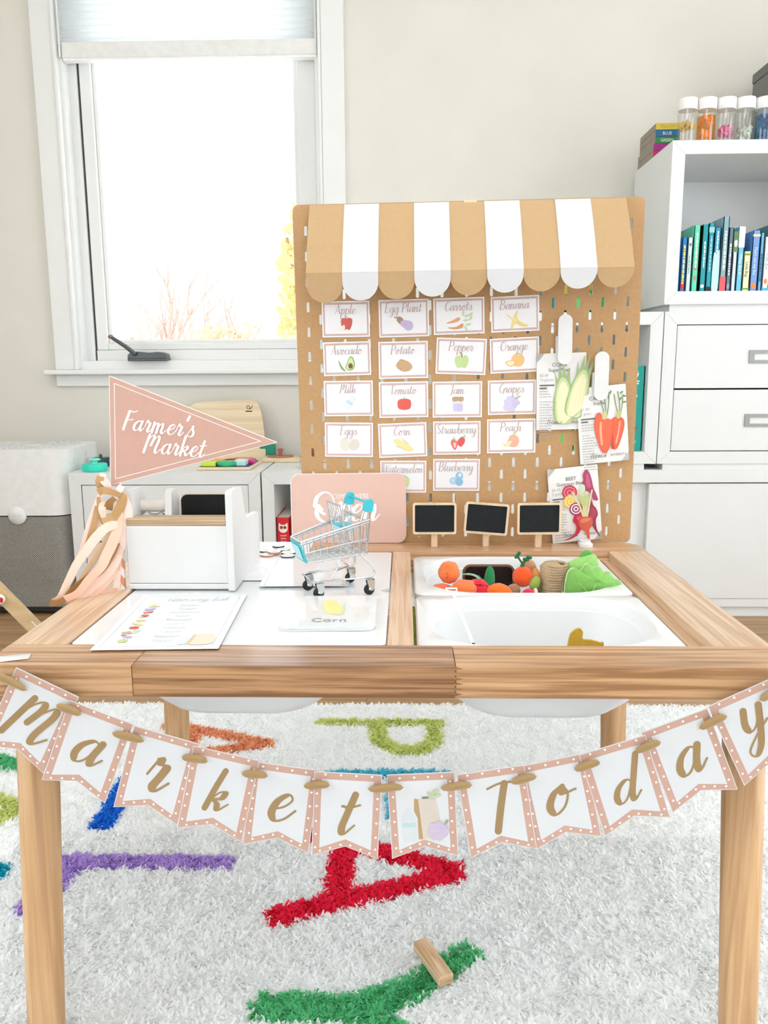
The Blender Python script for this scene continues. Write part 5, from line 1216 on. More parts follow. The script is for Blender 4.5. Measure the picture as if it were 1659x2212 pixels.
p.blob((212, 70, 44), [(-.013, .012), (-.010, .019), (-.004, .020), (.001, .011), (.009, .009), (.017, .004), (.016, -.010), (.011, -.030), (.005, -.044), (-.001, -.047), (-.007, -.040), (-.013, -.018), (-.015, .0)])
p.blob((238, 98, 58), [(-.012, .011), (-.009, .018), (-.004, .018), (.001, .010), (.009, .008), (.016, .003), (.015, -.010), (.010, -.030), (.004, -.043), (-.001, -.045), (-.006, -.039), (-.012, -.018), (-.014, .0)])
p.line((248, 168, 132), [(-.004, .004), (-.005, -.012), (-.004, -.032)], .0036, .002); p.line((246, 160, 124), [(.027, .002), (.024, -.014), (.019, -.032)], .003, .0018)
p.blob((206, 200, 140), [(-.001, .010), (.005, .009), (.007, .016), (.004, .024), (.0, .018)]); p.blob((190, 190, 120), [(.022, .009), (.028, .009), (.030, .018), (.026, .022), (.023, .018)])
p.build('printed_picture', t)
# beet: stands on the back rail, leaning on the board
t = packet('beet seed packet standing on the back rail against the pegboard', .4628, .0690, .0835, .1275, 5.86, .0095)
packet_text(t, .0835, .1275, 'BEET', 'Gourmet Blend', '$2.49', '3 grams')
p = Pic(-.0042, .00005)
p.blob((172, 66, 104), [(.022, .058), (.027, .052), (.030, .040), (.032, .026), (.036, .014), (.038, .004), (.030, .006), (.026, .018), (.018, .022), (.019, .030), (.013, .034), (.016, .040), (.016, .050)])
p.blob((196, 96, 130), [(.023, .052), (.026, .044), (.028, .030), (.024, .026), (.020, .036)])
p.blob((206, 224, 196), [(.010, .032), (.014, .034), (.018, .030), (.017, .020), (.010, .020)])
for cx, cz, r, cs in ((-.008, .022, .0125, ((192, 44, 74), (222, 120, 140))), (-.007, .006, .0125, ((230, 190, 86), (246, 220, 140))), (.0005, -.007, .0110, ((150, 40, 96), (244, 224, 234)))):
    for k in range(5): p.ell(cs[k % 2], cx, cz, r * (1 - .2 * k), r * (1 - .2 * k))
p.blob((146, 40, 70), [(.026, .016), (.029, -.002), (.034, -.010), (.036, -.020), (.032, -.030), (.033, -.046), (.038, -.060), (.030, -.048), (.024, -.036), (.020, -.024), (.023, -.010)])
p.blob((176, 60, 92), [(.026, -.008), (.032, -.010), (.034, -.018), (.029, -.026), (.023, -.022)])
p.blob((190, 34, 62), [(-.004, -.020), (.002, -.016), (.012, -.018), (.014, -.030), (.008, -.040), (.0, -.052), (-.012, -.058), (-.024, -.059), (-.010, -.054), (-.003, -.046), (-.001, -.036), (-.006, -.028)])
p.blob((216, 80, 96), [(.0, -.022), (.006, -.020), (.009, -.024), (.004, -.028)])
for pts, wd in (([(.012, -.022), (.006, .0), (-.003, .022)], .0042), ([(.013, -.022), (.004, .004), (-.009, .017)], .0036), ([(.016, -.022), (.018, .0), (.020, .020)], .0042), ([(.018, -.022), (.024, .002), (.029, .022)], .0036), ([(.014, -.022), (.013, .0), (.010, .020)], .0056)): p.line((216, 206, 160), pts, wd, wd * .8)
p.blob((186, 196, 120), [(.006, .018), (.010, .0), (.015, -.006), (.020, .002), (.022, .016), (.014, .012)])
p.blob((206, 90, 66), [(.003, -.028), (.008, -.022), (.018, -.022), (.025, -.024), (.027, -.032), (.024, -.040), (.020, -.046), (.020, -.060), (.016, -.060), (.013, -.048), (.006, -.042)])
p.blob((226, 126, 98), [(.006, -.028), (.014, -.024), (.023, -.026), (.020, -.030), (.010, -.032)])
p.build('printed_picture', t)
# ---- white clips
CLIP = mat('clip_plastic', (226, 227, 228), .4)
def clip(label, u, v0, v1, tilt):
    t = thing('pegboard_clip', label, 'clip', group='white pegboard clips', mw=onboard(u, (v0 + v1) / 2, tilt, 0.0))
    L = v1 - v0
    MB().prism(rrect(-.0112, .0112, -L / 2, L / 2, .0110, 8), -.0215, -.0165, side_smooth=True).build('front_jaw', CLIP, t)
    MB().prism(rrect(-.0095, .0095, -L / 2 + .003, L / 2 - .010, .009, 8), -.0166, -.0135, side_smooth=True).build('jaw_edge', CLIP, t)
    MB().prism(rrect(-.0128, .0128, -.022, .006, .002, 3), -.0136, -.0035).build('spring_block', CLIP, t)
    MB().rbox(-.0022, .0022, -.004, .010, .002, .014, .0008, 1).build('peg', CLIP, t)
clip('white clip holding the corn seed packet', .4371, .3020, .3810, .6); clip('white clip holding the carrot seed packet', .4974, .2435, .3215, .0)
t = thing('pegboard_clip', 'white clip lying at the foot of the beet packet', 'clip', (.323, .556, .4802), group='white pegboard clips')
MB().prism_z(rrect(-.011, .011, -.016, .016, .010, 6), 0, .005, side_smooth=True).build('front_jaw', CLIP, t)
MB().prism_z(rrect(-.009, .009, -.006, .016, .007, 6), .005, .009, side_smooth=True).build('jaw_edge', CLIP, t)

# ---- OPEN sign leaning on the board
SIGN = mat('sign_pink', (222, 186, 172), .45, .01, 60)
t = thing('open_sign', 'pink rounded sign reading Come In We Are Open behind the cart', 'sign', mw=T(-.0760, .5760, .4803) @ RZ(-.5) @ RX(-2.5) @ RY(-.6))
ol = rrect(-.098, .099, 0, .1205, .0155, 8)
MB().prism(ol, 0, .0016).build('white_backing', mat('sign_edge', (240, 236, 233), .5), t)
MB().prism(rrect(-.0965, .0988, .0003, .1195, .015, 8), -.0004, 0).build('pink_face', SIGN, t)
mb = MB(); sans(mb, "COME IN WE'RE", .0045, .0772, .0118, y=-.0006, align='CENTER', xs=.72)
sz = .0272
x = -.0580
big = {'O': [[(.52, .72), (.22, .86), (.12, .5), (.30, .12), (.75, -.10), (1.15, .25), (1.25, .95), (1.02, 1.62), (.55, 1.80), (.12, 1.48), (.0, .95)], [(.24, .92), (.42, .55), (.62, .42)]],
       'p': [[(.16, 1.1), (.05, .0), (-.10, -.95)], [(.06, .1), (.35, .9), (.68, 1.02), (.85, .6), (.62, .02), (.25, .0)]]}
for st in big['O']: brush(mb, [(x + (a + b * .05) * sz, .0395 + b * sz) for a, b in st], .0078, .0026, -.0006)
x += 1.38 * sz
for st in big['p']: brush(mb, [(x + (a + b * .12) * sz, .0395 + b * sz) for a, b in st], .0072, .0022, -.00065)
x += .86 * sz
script(mb, 'en', x, .0395, sz * 1.0, .27, .08, .12, -.0006, space=1.05)
mb.build('lettering', mat('sign_white', (248, 246, 245), .5), t)

# ---- little chalkboard signs on clothes-peg feet
SLATE = mat('slate', (12, 20, 23), .7, .5, 260); PEGW = wood('peg_wood', (232, 208, 178), (218, 190, 156), 'Z', 80, .5, 6)
def chalk(label, x, y, rot, zc=.5295, w=.0725, h=.0530):
    t = thing('chalkboard_sign', label, 'chalkboard', (x, y, .4801), group='small chalkboard signs on the back rail')
    Mx = T(0, 0, zc - .4801) @ RY(-rot)
    o = rrect(-w / 2, w / 2, -h / 2, h / 2, .004, 5); i = rrect(-w / 2 + .0036, w / 2 - .0036, -h / 2 + .0036, h / 2 - .0036, .002, 5)
    n = len(o); mb = MB(); v = [(a, -.004, b) for a, b in o] + [(a, -.004, b) for a, b in i] + [(a, 0, b) for a, b in o] + [(a, -.0015, b) for a, b in i]
    mb.add(v, [(k, (k + 1) % n, n + (k + 1) % n, n + k) for k in range(n)] + [(k, 2 * n + k, 2 * n + (k + 1) % n, (k + 1) % n) for k in range(n)] + [(n + k, n + (k + 1) % n, 3 * n + (k + 1) % n, 3 * n + k) for k in range(n)], 0, False, Mx)
    mb.flat(o, 0, 0, Mx)
    mb.build('frame', PEGW, t)
    MB().flat(i, -.0016, 0, Mx).build('slate', SLATE, t)
    pg = MB(); a = math.radians(rot)
    pg.rbox(-.0052, .0052, .0002, .0052, 0, .060, .0006, 1).rbox(-.0052, .0052, .0072, .0122, 0, .060, .0006, 1)
    pg.build('clothes_peg', PEGW, t)
    MB().tube([(-.0056, .006, .035), (.0056, .006, .035)], .0022, 8).build('peg_spring', M_CHROME, t)
chalk('level little chalkboard sign nearest the pink open sign', .0695, .545, 0)
chalk('crooked little chalkboard sign, middle of the three', .1560, .549, -4.5, zc=.5285)
chalk('level little chalkboard sign in front of the beet packet', .2425, .543, .5)

# ================================================================== PAPERS AND CARDS ON THE LID
def flat_on(x, y, z, rotz): return T(x, y, z) @ RZ(rotz) @ RX(-90)
# grocery list
gl = thing('grocery_list', 'white printed grocery list sheet overhanging the front left rail', 'paper', mw=flat_on(-.2535, .1485, .4814, 2.6))
W_, H_ = .137, .211
mb = MB(); mb.box(-W_ / 2, W_ / 2, -.0004, 0, -H_ / 2, H_ / 2); mb.build('sheet', mat('list_paper', (230, 233, 236), .35, .006, 60), gl)
p = Pic(-.0006, .00005)  # list inks paled to include the sheen that washes them out
for x0, x1, z0, z1 in ((-.061, .061, .0975, .0981), (-.061, .061, -.0981, -.0975), (-.061, -.0604, -.098, .098), (.0604, .061, -.098, .098)): p.poly((206, 210, 212), [(x0, z0), (x1, z0), (x1, z1), (x0, z1)])
p.blob((226, 214, 196), [(.030, -.090), (.032, -.062), (.036, -.058), (.056, -.060), (.057, -.090)]); p.poly((206, 186, 150), [(.030, -.090), (.0335, -.060), (.036, -.060), (.0345, -.090)]); p.blob((214, 226, 232), [(.020, -.090), (.020, -.072), (.028, -.070), (.029, -.090)])
mb2 = MB(); script(mb2, 'Grocery list', .008, .074, .0088, .16, .06, .2, 0, center=True, n=4); p.mb.add([(a, b + p.y - .0001, c) for a, b, c in mb2.v], mb2.f, p.mi((186, 204, 206)))
for k, wd in enumerate(('Banana', 'Grapes', 'Strawberry', 'Apple', 'Pineapple', 'Corn', 'Tomato', 'Carrot', 'Eggplant', 'Pepper')):
    zz = .055 - .0150 * k
    mb2 = MB(); sans(mb2, wd, .004, zz - .002, .0085, align='CENTER'); p.mb.add([(a, b + p.y - .0001, c) for a, b, c in mb2.v], mb2.f, p.mi((198, 202, 204)))
    for q in ([(-.030, zz), (-.0245, zz), (-.0245, zz + .0004), (-.030, zz + .0004)], [(-.030, zz + .0052), (-.0245, zz + .0052), (-.0245, zz + .0056), (-.030, zz + .0056)]): p.poly((220, 224, 226), q)
p.build('printed_list', gl)
for k, wd in enumerate(('Banana', 'Grapes', 'Strawberry', 'Apple', 'Pineapple', 'Corn', 'Tomato', 'Carrot', 'Eggplant', 'Pepper')):
    zz = .055 - .0150 * k
    pp = draw(wd); pp.build('printed_picture', gl, T(-.042, 0, zz + .0065) @ Matrix.Diagonal((.48, 1, .50, 1)))
# corn flash cards
for k, (lb, zt, dr) in enumerate((('rounded white flash card at the bottom of the small stack', .4793, 1.5), ('rounded white flash card in the middle of the small stack', .4812, .2), ('glossy flash card reading Corn on top of the small stack', .4831, 1.0))):
    t = thing('flash_card', lb, 'card', mw=flat_on(-.0730 + .001 * k, .1760 - .0005 * k, zt, dr), group='stacked flash cards on the lid')
    MB().prism(rrect(-.0560, .0560, -.0640, .0640, .011, 7), -.0016, 0, side_smooth=True).build('card', mat('glossy_card', (230, 233, 234), .08, .004, 40, coat=.6), t)
    if k == 2:
        p = Pic(-.0018, .00005)
        p.blob((206, 220, 170), [(-.024, .034), (-.010, .022), (-.004, -.010), (.008, -.018), (.016, -.014), (.016, .030), (.010, .016)])
        p.blob((244, 224, 150), [(-.012, .030), (-.004, .045), (.006, .034), (.014, .004), (.012, -.014), (.0, -.016), (-.008, .0)])
        p.build('printed_picture', t)
        mb = MB(); sans(mb, 'Corn', 0, -.046, .020, y=-.0022, align='CENTER'); mb.build('lettering', col((150, 146, 138), .4), t)
# laminated sheet under the cart
t = thing('laminated_sheet', 'clear laminated sheet with pink border lines under the shopping cart', 'paper', mw=flat_on(-.1215, .3800, .4818, 1.5))
MB().box(-.0620, .0620, -.0003, 0, -.085, .085).build('sheet', mat('laminate', (228, 232, 236), .1, .004, 40, coat=.5), t)
mb = MB()
for x0, x1, z0, z1 in ((-.056, .056, .0735, .076), (-.056, .056, -.079, -.0775), (-.056, -.0545, -.079, .076), (.0515, .056, -.079, .076)): mb.flat([(x0, z0), (x1, z0), (x1, z1), (x0, z1)], -.0004)
mb.build('border_print', col((236, 216, 210), .4), t)
# ---- toy coins
COIN = mat('coin_face', (238, 240, 240), .35, .03, 120); CEDGE = mat('coin_edge', (60, 72, 84), .4, metal=.4); CUP = mat('coin_copper', (204, 140, 106), .4, metal=.3)
coins = [('toy coin nearest the camera in the coin scatter', -.1660, .4700, .0115, 0), ('toy coin beside the front one, touching the cart nose', -.1680, .4930, .0120, 0), ('toy coin in the middle of the scatter', -.1800, .5150, .0110, 0), ('toy coin farthest back in the scatter', -.1920, .5420, .0100, 0),
         ('copper toy coin peeking out beside the box', -.2000, .4790, .0120, 1), ('copper toy coin lying half on another coin', -.1900, .4865, .0105, 1), ('toy coin half hidden behind the white box panel', -.2070, .5080, .0120, 0)]
for k, (lb, x, y, r, cu) in enumerate(coins):
    t = thing('toy_coin', lb, 'coin', (x, y, .4814 + (.0028 if k == 5 else 0)), group='toy coins behind the white box')
    MB().lathe([(0, 0), (r - .0006, 0), (r, .0006), (r, .0022), (r - .0004, .0026)], 28).build('rim', CUP if cu else CEDGE, t)
    MB().lathe([(r - .0003, .00265), (0, .00275)], 28).build('face', COIN, t)
    MB().lathe([(r * .4, .00285), (0, .0029)], 18).build('emblem', mat('coin_emblem', (214, 218, 220), .4), t)

# ================================================================== WHITE DESK BOX WITH DIVIDERS
bx = thing('desk_box', 'white wooden desk box with plywood top edge beside the pennant', 'box', (0, 0, 0))
BW = mat('box_white', (224, 225, 225), .45, .01, 30)
XA, XB = -.356, -.2185
MB().rbox(XA, XB, .2800, .2880, .4895, .5690, .0015, 1).build('front_panel', BW, bx)
MB().rbox(XA, XB + .002, .2796, .452, .4814, .4890, .0015, 1).build('base_board', BW, bx)
MB().rbox(XA + .001, XB - .001, .2810, .3060, .5692, .5800, .0012, 1).build('plywood_edge', wood('ply_edge', (214, 190, 158), (176, 148, 114), 'X', 420, .6, 5, (.4, .58)), bx)
MB().rbox(XA, XB, .444, .452, .489, .556, .0015, 1).build('rear_panel', BW, bx)
pan = [(.2740, .4814), (.4640, .4814), (.4650, .550), (.4600, .5570), (.3700, .5640), (.3620, .5680), (.3440, .6040), (.3380, .6120), (.3300, .6150), (.2790, .6170), (.2740, .6120)]
inn = [(.2900, .489), (.4430, .489), (.4430, .5560), (.3700, .5640), (.3620, .5680), (.3440, .6020), (.3380, .6100), (.3300, .6130), (.3140, .6140), (.3070, .6100)]
MB().prism_x(pan, XB + .0002, XB + .0092).build('end_panel', BW, bx, fix=True)
MB().prism_x([(max(a, .2884), b) for a, b in pan], XA, XA + .0080).build('end_panel', BW, bx, fix=True)
MB().prism_x([(a, b) for a, b in inn], -.3080, -.2990).build('divider', BW, bx, fix=True)
MB().tube([(XA, .330, .5885), (-.3082, .330, .5885)], .0085, 20).build('paper_roll', mat('roll_paper', (236, 228, 222), .6), bx)
sl = thing('mini_chalkboard', 'black rounded chalkboard standing in the white box', 'chalkboard', (-.2595, .336, .4895))
MB().prism(rrect(-.0355, .0355, .0, .1150, .009, 8), 0, .005).build('wood_back', wood('ply_back', (222, 202, 172), (206, 184, 150), 'X', 60, .6), sl)
MB().prism(rrect(-.0345, .0345, .001, .1138, .009, 8), -.0012, -.0001).build('slate', mat('slate_black', (16, 17, 18), .8, .3, 120), sl)
rc = thing('paper_strip', 'crumpled silver receipt strip in the white box under the roll', 'paper', (-.332, .318, .570))
MB().strip(catmull([(-.015, 0, .006), (-.006, -.004, .010), (.004, 0, .006), (.014, -.003, .009), (.021, 0, .005)], 5), .012, [(0, -.5, 1)] * 21).build('strip', mat('foil', (226, 226, 228), .2, metal=.3), rc, thick=.0006)

# ================================================================== MINI SHOPPING CART
ct = thing('shopping_cart', 'miniature chrome shopping cart with turquoise handle and nose plate', 'cart', (-.071, .279, .4793), math.radians(26))
CY = mat('cart_turquoise', (66, 190, 206), .35, .02, 60); CYL = mat('cart_turquoise_light', (166, 220, 228), .35)
RUB = mat('rubber', (28, 32, 36), .6)
def wire(mb, pts, r=.0010, n=6, closed=False, smooth_n=0):
    mb.tube(catmull(pts, smooth_n, closed) if smooth_n else pts, r, n, closed); return mb
def yw(x): return .0205 + (x + .055) * .13       # half width along the cart
zt = lambda x: .0770 + (x + .058) * .265         # top rail height
zb = lambda x: .0490 + (x + .048) * .080         # basket floor height
# basket: rails
bk = MB()
for dz, rr in ((0, .0016), (-.0032, .0011)):
    top = [(-.058, yw(-.058) * .95, zt(-.058) + dz), (.034, yw(.034), zt(.034) + dz), (.034, -yw(.034), zt(.034) + dz), (-.058, -yw(-.058) * .95, zt(-.058) + dz)]
    wire(bk, [top[0], top[1]], rr); wire(bk, [top[2], top[3]], rr); wire(bk, [top[3], top[0]], rr)
bk = bk.build('top_rail', M_CHROME, ct)
wires = MB()
for k in range(10):                                # side wires
    x = -.050 + k * .0088
    for s in (-1, 1): wire(wires, [(x, s * yw(x), zt(x) - .001), (x + .002, s * yw(x) * .93, zb(x))], .0008, 5)
for s in (-1, 1):
    wire(wires, [(-.052, s * yw(-.05) * .96, zt(-.05) - .017), (.031, s * yw(.031) * .97, zb(.031) + .020)], .0009, 5)
    wire(wires, [(-.048, s * yw(-.048) * .92, zb(-.048)), (.031, s * yw(.031) * .93, zb(.031))], .0010, 6)
wires.build('side_wires', M_CHROME, ct)
flw = MB()
for k in range(11):
    x = -.046 + k * .0077; wire(flw, [(x, -yw(x) * .92, zb(x)), (x, yw(x) * .92, zb(x))], .0008, 5)
for k in range(5):
    f = -.66 + .33 * k; wire(flw, [(-.047, f * yw(-.047), zb(-.047) + .0008), (.031, f * yw(.031), zb(.031) + .0008)], .0008, 5)
flw.build('basket_floor', M_CHROME, ct)
rear = MB()
for s in (-1, 1):
    wire(rear, [(.034, s * yw(.034), zt(.034)), (.031, s * yw(.031) * .93, zb(.031))], .0012)
    wire(rear, [(.022, s * yw(.022), zt(.022) + .010), (.0205, s * yw(.02) * .95, zb(.02))], .0012)
for k in range(5):
    f = -.8 + .4 * k; wire(rear, [(.033, f * yw(.033), zt(.033) - .012), (.031, f * yw(.031) * .93, zb(.031))], .0008, 5)
wire(rear, [(.033, -yw(.033), zt(.033) - .003), (.033, yw(.033), zt(.033) - .003)], .0010); wire(rear, [(.024, -yw(.024), zt(.024) + .006), (.024, yw(.024), zt(.024) + .006)], .0012)
rear.build('rear_gate', M_CHROME, ct)
nose = MB()
A_ = [(-.0595, -.0200, .0745), (-.0595, .0195, .0745), (-.0500, .0170, .0480), (-.0500, -.0175, .0480)]
v = [(x, y, z) for x, y, z in A_] + [(x + .0022, y, z + .0005) for x, y, z in A_]
nose.add(v, [(0, 1, 2, 3), (7, 6, 5, 4), (0, 4, 5, 1), (1, 5, 6, 2), (2, 6, 7, 3), (3, 7, 4, 0)])
nose = nose.build('nose_plate', CY, ct)
cx = Vector((-.05475, 0, .06125)); B_ = [tuple(cx + (Vector(p) - cx) * .74 + Vector((-.0007, 0, -.0002))) for p in A_]
MB().add(B_, [(0, 1, 2, 3)]).build('nose_inset', CYL, nose)
seat = MB()
for k in range(6):
    f = -.8 + .32 * k; wire(seat, [(-.004, f * .026, .1215), (.002, f * .026, .098), (.004, f * .026, .075)], .0008, 5)
wire(seat, [(-.004, -.0235, .1215), (-.004, .0235, .1215)], .0014); wire(seat, [(.0005, -.026, .100), (.0005, .026, .100)], .0010)
for s in (-1, 1): wire(seat, [(-.004, s * .0235, .1215), (.003, s * .026, .082), (.010, s * .024, .070)], .0013)
wire(seat, [(.010, -.024, .070), (.016, -.018, .062), (.016, .018, .062), (.010, .024, .070)], .0010)
seat = seat.build('seat_back', M_CHROME, ct)
MB().rbox(-.0005, .022, -.0150, .0150, .0855, .0905, .0015, 2).build('seat_pad', CYL, ct)
MB().rbox(.000, .020, -.0120, .0120, .0906, .0925, .0008, 1).build('seat_ridge', CY, ct)
hd_ = MB()
for s in (-1, 1):
    wire(hd_, [(.022, s * .0312, .1000), (.0245, s * .0318, .1090), (.0295, s * .0325, .1190)], .0014); wire(hd_, [(.034, s * .0322, .1010), (.0345, s * .0325, .1110), (.0335, s * .0325, .1180)], .0012)
hd_.build('handle_posts', M_CHROME, ct)
for s in (-1, 1):
    MB().prism([(p.x, p.y) for p in catmull([(.0262, .1130, 0), (.0258, .1200, 0), (.0300, .1275, 0), (.0355, .1290, 0), (.0385, .1245, 0), (.0375, .1165, 0), (.0360, .1125, 0)], 4, True)], s * .0325 - .0038, s * .0325 + .0038, side_smooth=True).build('handle_end', CY, ct)
MB().tube([(.0335, -.030, .1235), (.0335, .030, .1235)], .0018, 10).build('handle_bar', CY, ct)
ch = MB(); ZB = .0232
wire(ch, [(.033, -.0330, ZB + .0005), (-.042, -.0225, ZB), (-.042, .0225, ZB), (.033, .0330, ZB + .0005)], .0013)
for s in (-1, 1):
    wire(ch, [(.033, s * .0330, ZB + .0005), (.039, s * .0335, ZB + .004), (.038, s * .0330, ZB + .014), (.031, s * .0318, zb(.03) - .010), (.021, s * .0300, zb(.02) + .001)], .0013, 6, False, 5)
    wire(ch, [(-.012, s * .0260, zb(-.012)), (-.010, s * .0262, .040), (-.016, s * .0258, ZB + .006), (-.020, s * .0252, ZB + .0015), (-.034, s * .0238, ZB + .0012)], .0010, 6, False, 4)
wire(ch, [(-.010, -.026, .036), (.016, .0, .034), (.016, .026, .036)], .0009, 5)
ch.build('chassis', M_CHROME, ct)
for x, y in ((-.0335, -.0215), (-.0335, .0215), (.0335, -.0335), (.0335, .0335)):
    cs = MB(); 
    for s in (-1, 1): cs.prism([(p.x, p.y) for p in catmull([(x - .0050, .0215, 0), (x - .0035, .0120, 0), (x - .0025, .0075, 0), (x + .0015, .0060, 0), (x + .0045, .0090, 0), (x + .0050, .0215, 0)], 3, True)], y + s * .0030 - .0004, y + s * .0030 + .0004)
    cs.box(x - .0050, x + .0050, y - .0034, y + .0034, .0205, .0222)
    cs = cs.build('caster', M_CHROME, ct)
    MB().lathe([(0, -.0022), (.0064, -.0022), (.0074, -.0012), (.0074, .0012), (.0064, .0022), (0, .0022)], 22, M=T(x - .0015, y, .0076) @ RX(90)).build('wheel', RUB, cs)
    MB().lathe([(0, -.0040), (.0018, -.0040), (.0018, .0040), (0, .0040)], 10, M=T(x - .0015, y, .0085) @ RX(90)).build('axle', M_CHROME, cs)

# ================================================================== FARMER'S MARKET PENNANT ON A STRAW, WITH RIBBONS
pn = thing('pennant_flag', "pink triangular pennant reading Farmer's Market on a striped straw with ribbons", 'flag', (-.3665, .287, .4801))
stw = MB(); stw.lathe([(.0036, 0), (.0036, .286), (.0028, .286), (.0028, 0)], 20)
so = stw.build('straw', stripe_material('straw_stripes', (246, 240, 236), (226, 160, 126), .026), pn); so.rotation_euler = (0, math.radians(1.1), 0)
PK = mat('pennant_pink', (204, 164, 150), .6, .02, 80)
# triangle in local XZ (front at y=-.004)
tri = [(.0010, .2890), (.2195, .2010), (-.0065, .1440)]
def off_tri(t3, d):
    c = [sum(p[i] for p in t3) / 3 for i in range(2)]; out = []
    for i in range(3):
        p0, p1, p2 = (Vector((*t3[(i + k - 1) % 3], 0)) for k in range(3))
        e1, e2 = (p1 - p0).normalized(), (p2 - p1).normalized(); n1, n2 = Vector((-e1.y, e1.x, 0)), Vector((-e2.y, e2.x, 0))
        if (Vector((*c, 0)) - p1).dot(n1) < 0: n1, n2 = -n1, -n2
        b = (n1 + n2).normalized(); out.append((p1.x + b.x * d / b.dot(n1), p1.y + b.y * d / b.dot(n1)))
    return out
MB().prism(tri, -.0045, -.0040).build('white_edge', mat('pennant_edge', (244, 238, 236), .6), pn)
MB().prism(off_tri(tri, .0010), -.0050, -.00455).build('pink_paper', PK, pn)
i0, i1 = off_tri(tri, .0066), off_tri(tri, .0076)
mb = MB()
for k in range(3): mb.flat([i0[k], i0[(k + 1) % 3], i1[(k + 1) % 3], i1[k]], -.00515)
mb.build('border_line', col((244, 236, 232), .6), pn)
mb = MB(); s1 = .0134
Mt = T(.0145, -.00515, .2190) @ RY(6.5)
script(mb, "Farmer's", 0, 0, s1, .25, .09, .16, 0, M=Mt, space=1.09)
Mt = T(.0400, -.00515, .1885) @ RY(5.0)
script(mb, "Market", 0, 0, s1, .25, .09, .16, 0, M=Mt, space=1.09)
mb.build('lettering', col((250, 246, 244), .6), pn)
MB().rbox(.0035, .0150, -.0040, -.0034, .155, .280, .0002, 1).build('fold_flap', PK, pn)
RIB = {'pale': mat('satin_pale', (250, 226, 216), .32, .02, 40, sheen=.4), 'peach': mat('satin_peach', (246, 212, 194), .32, .02, 40, sheen=.4), 'coral': mat('satin_coral', (240, 196, 172), .32, .03, 40, sheen=.4), 'gold': mat('satin_gold', (192, 152, 100), .3, .04, 40, sheen=.3), 'bronze': mat('satin_bronze', (160, 116, 66), .32, .05, 40, sheen=.3), 'beige': mat('satin_beige', (220, 190, 156), .32, .03, 40, sheen=.3)}
def rib(colr, pts, w, depth, name='ribbon', twist=0):
    q = []
    for k, (a, b) in enumerate(pts):
        px, py = 150 + a / 7.9, 1020 + b / 7.9
        x = -.371 + (px - 245) * .00063 - (py - 1065) * 4.1e-5 + .3665; z = .614 - (py - 1065) * .00064 - .4801
        f = k / (len(pts) - 1); y = depth[0] + (depth[1] - depth[0]) * f + .004 * math.sin(3 * f + len(pts))
        q.append((x, y, max(z, .0012)))
    P_ = catmull(q, 6); N = len(P_)
    nr = [(.55 * math.sin(twist + 2.2 * i / N), -1.0, .25 * math.cos(twist + 3 * i / N)) for i in range(N)]
    w *= 1.02
    wd = [w * (.85 + .15 * math.sin(5 * i / N + twist)) for i in range(N)]
    MB().strip(P_, wd, nr).build(name, RIB[colr], pn)
TIP = (60, 2175)
rib('pale', [(560, 300), (500, 560), (430, 850), (370, 1180), (310, 1480), (180, 1850), TIP], .0085, (-.004, -.058), twist=.2)
rib('gold', [(535, 560), (505, 850), (450, 1150), (380, 1350), (270, 1620), (150, 1950), TIP], .0085, (-.014, -.069), twist=.6)
rib('pale', [(580, 480), (570, 800), (545, 1100), (520, 1350), (440, 1650), (250, 1960), TIP], .0080, (-.003, -.056), twist=-.3)
rib('peach', [(890, 850), (720, 900), (580, 1040), (450, 1250), (340, 1440), (220, 1740), (120, 2030), TIP], .0125, (-.016, -.066), twist=.1)
rib('beige', [(780, 950), (700, 1150), (600, 1340), (480, 1560), (390, 1720), (250, 1930), TIP], .0085, (-.016, -.067), twist=.8)
rib('coral', [(860, 560), (880, 900), (830, 1150), (770, 1330), (720, 1500), (560, 1680), (380, 1900), TIP], .0135, (-.010, -.062), twist=-.1)
rib('bronze', [(870, 1150), (800, 1350), (680, 1560), (500, 1700), (330, 1830), (190, 1990), TIP], .0120, (-.020, -.073), twist=.4)
rib('coral', [(860, 1380), (800, 1600), (700, 1790), (520, 1950), (300, 2070), (150, 2140), TIP], .0155, (-.012, -.068), twist=0)
rib('peach', [(880, 1300), (840, 1500), (720, 1700), (560, 1850), (370, 1990), (180, 2110), TIP], .0130, (-.011, -.066), twist=.2)
rib('pale', [(900, 360), (990, 600), (1000, 800), (960, 1000), (920, 1200), (860, 1450), (850, 1750), (840, 1960)], .0125, (-.006, -.006), twist=.1)
rib('peach', [(900, 1250), (850, 1500), (830, 1800), (850, 1970)], .0100, (-.008, -.006), twist=-.2)
rib('gold', [(560, 400), (590, 620), (640, 820), (700, 850)], .0060, (-.012, -.016), twist=-.2)
rib('gold', [(640, 800), (740, 770), (830, 740), (900, 600), (950, 430), (900, 380)], .0150, (-.018, -.012), twist=.2)
rib('bronze', [(720, 620), (760, 500), (830, 420)], .0110, (-.014, -.013), twist=.5)
rib('peach', [(650, 480), (640, 600), (660, 740)], .0095, (-.015, -.016), twist=.1)
rib('gold', [(560, 330), (640, 290), (760, 320), (900, 380)], .0100, (-.013, -.014), twist=.4, name='ribbon_knot')
rib('gold', [(600, 60), (585, 150), (610, 270), (680, 320)], .0105, (-.012, -.012), twist=.2)
rib('pale', [(640, 20), (630, 90), (690, 200), (720, 300)], .0100, (-.010, -.012), twist=-.4)
rib('pale', [(920, 230), (880, 300), (820, 330), (760, 330)], .0090, (-.004, -.012), twist=.3)
rib('coral', [(620, 1950), (700, 2000), (800, 2020), (850, 1990)], .0080, (-.020, -.010), twist=.3)

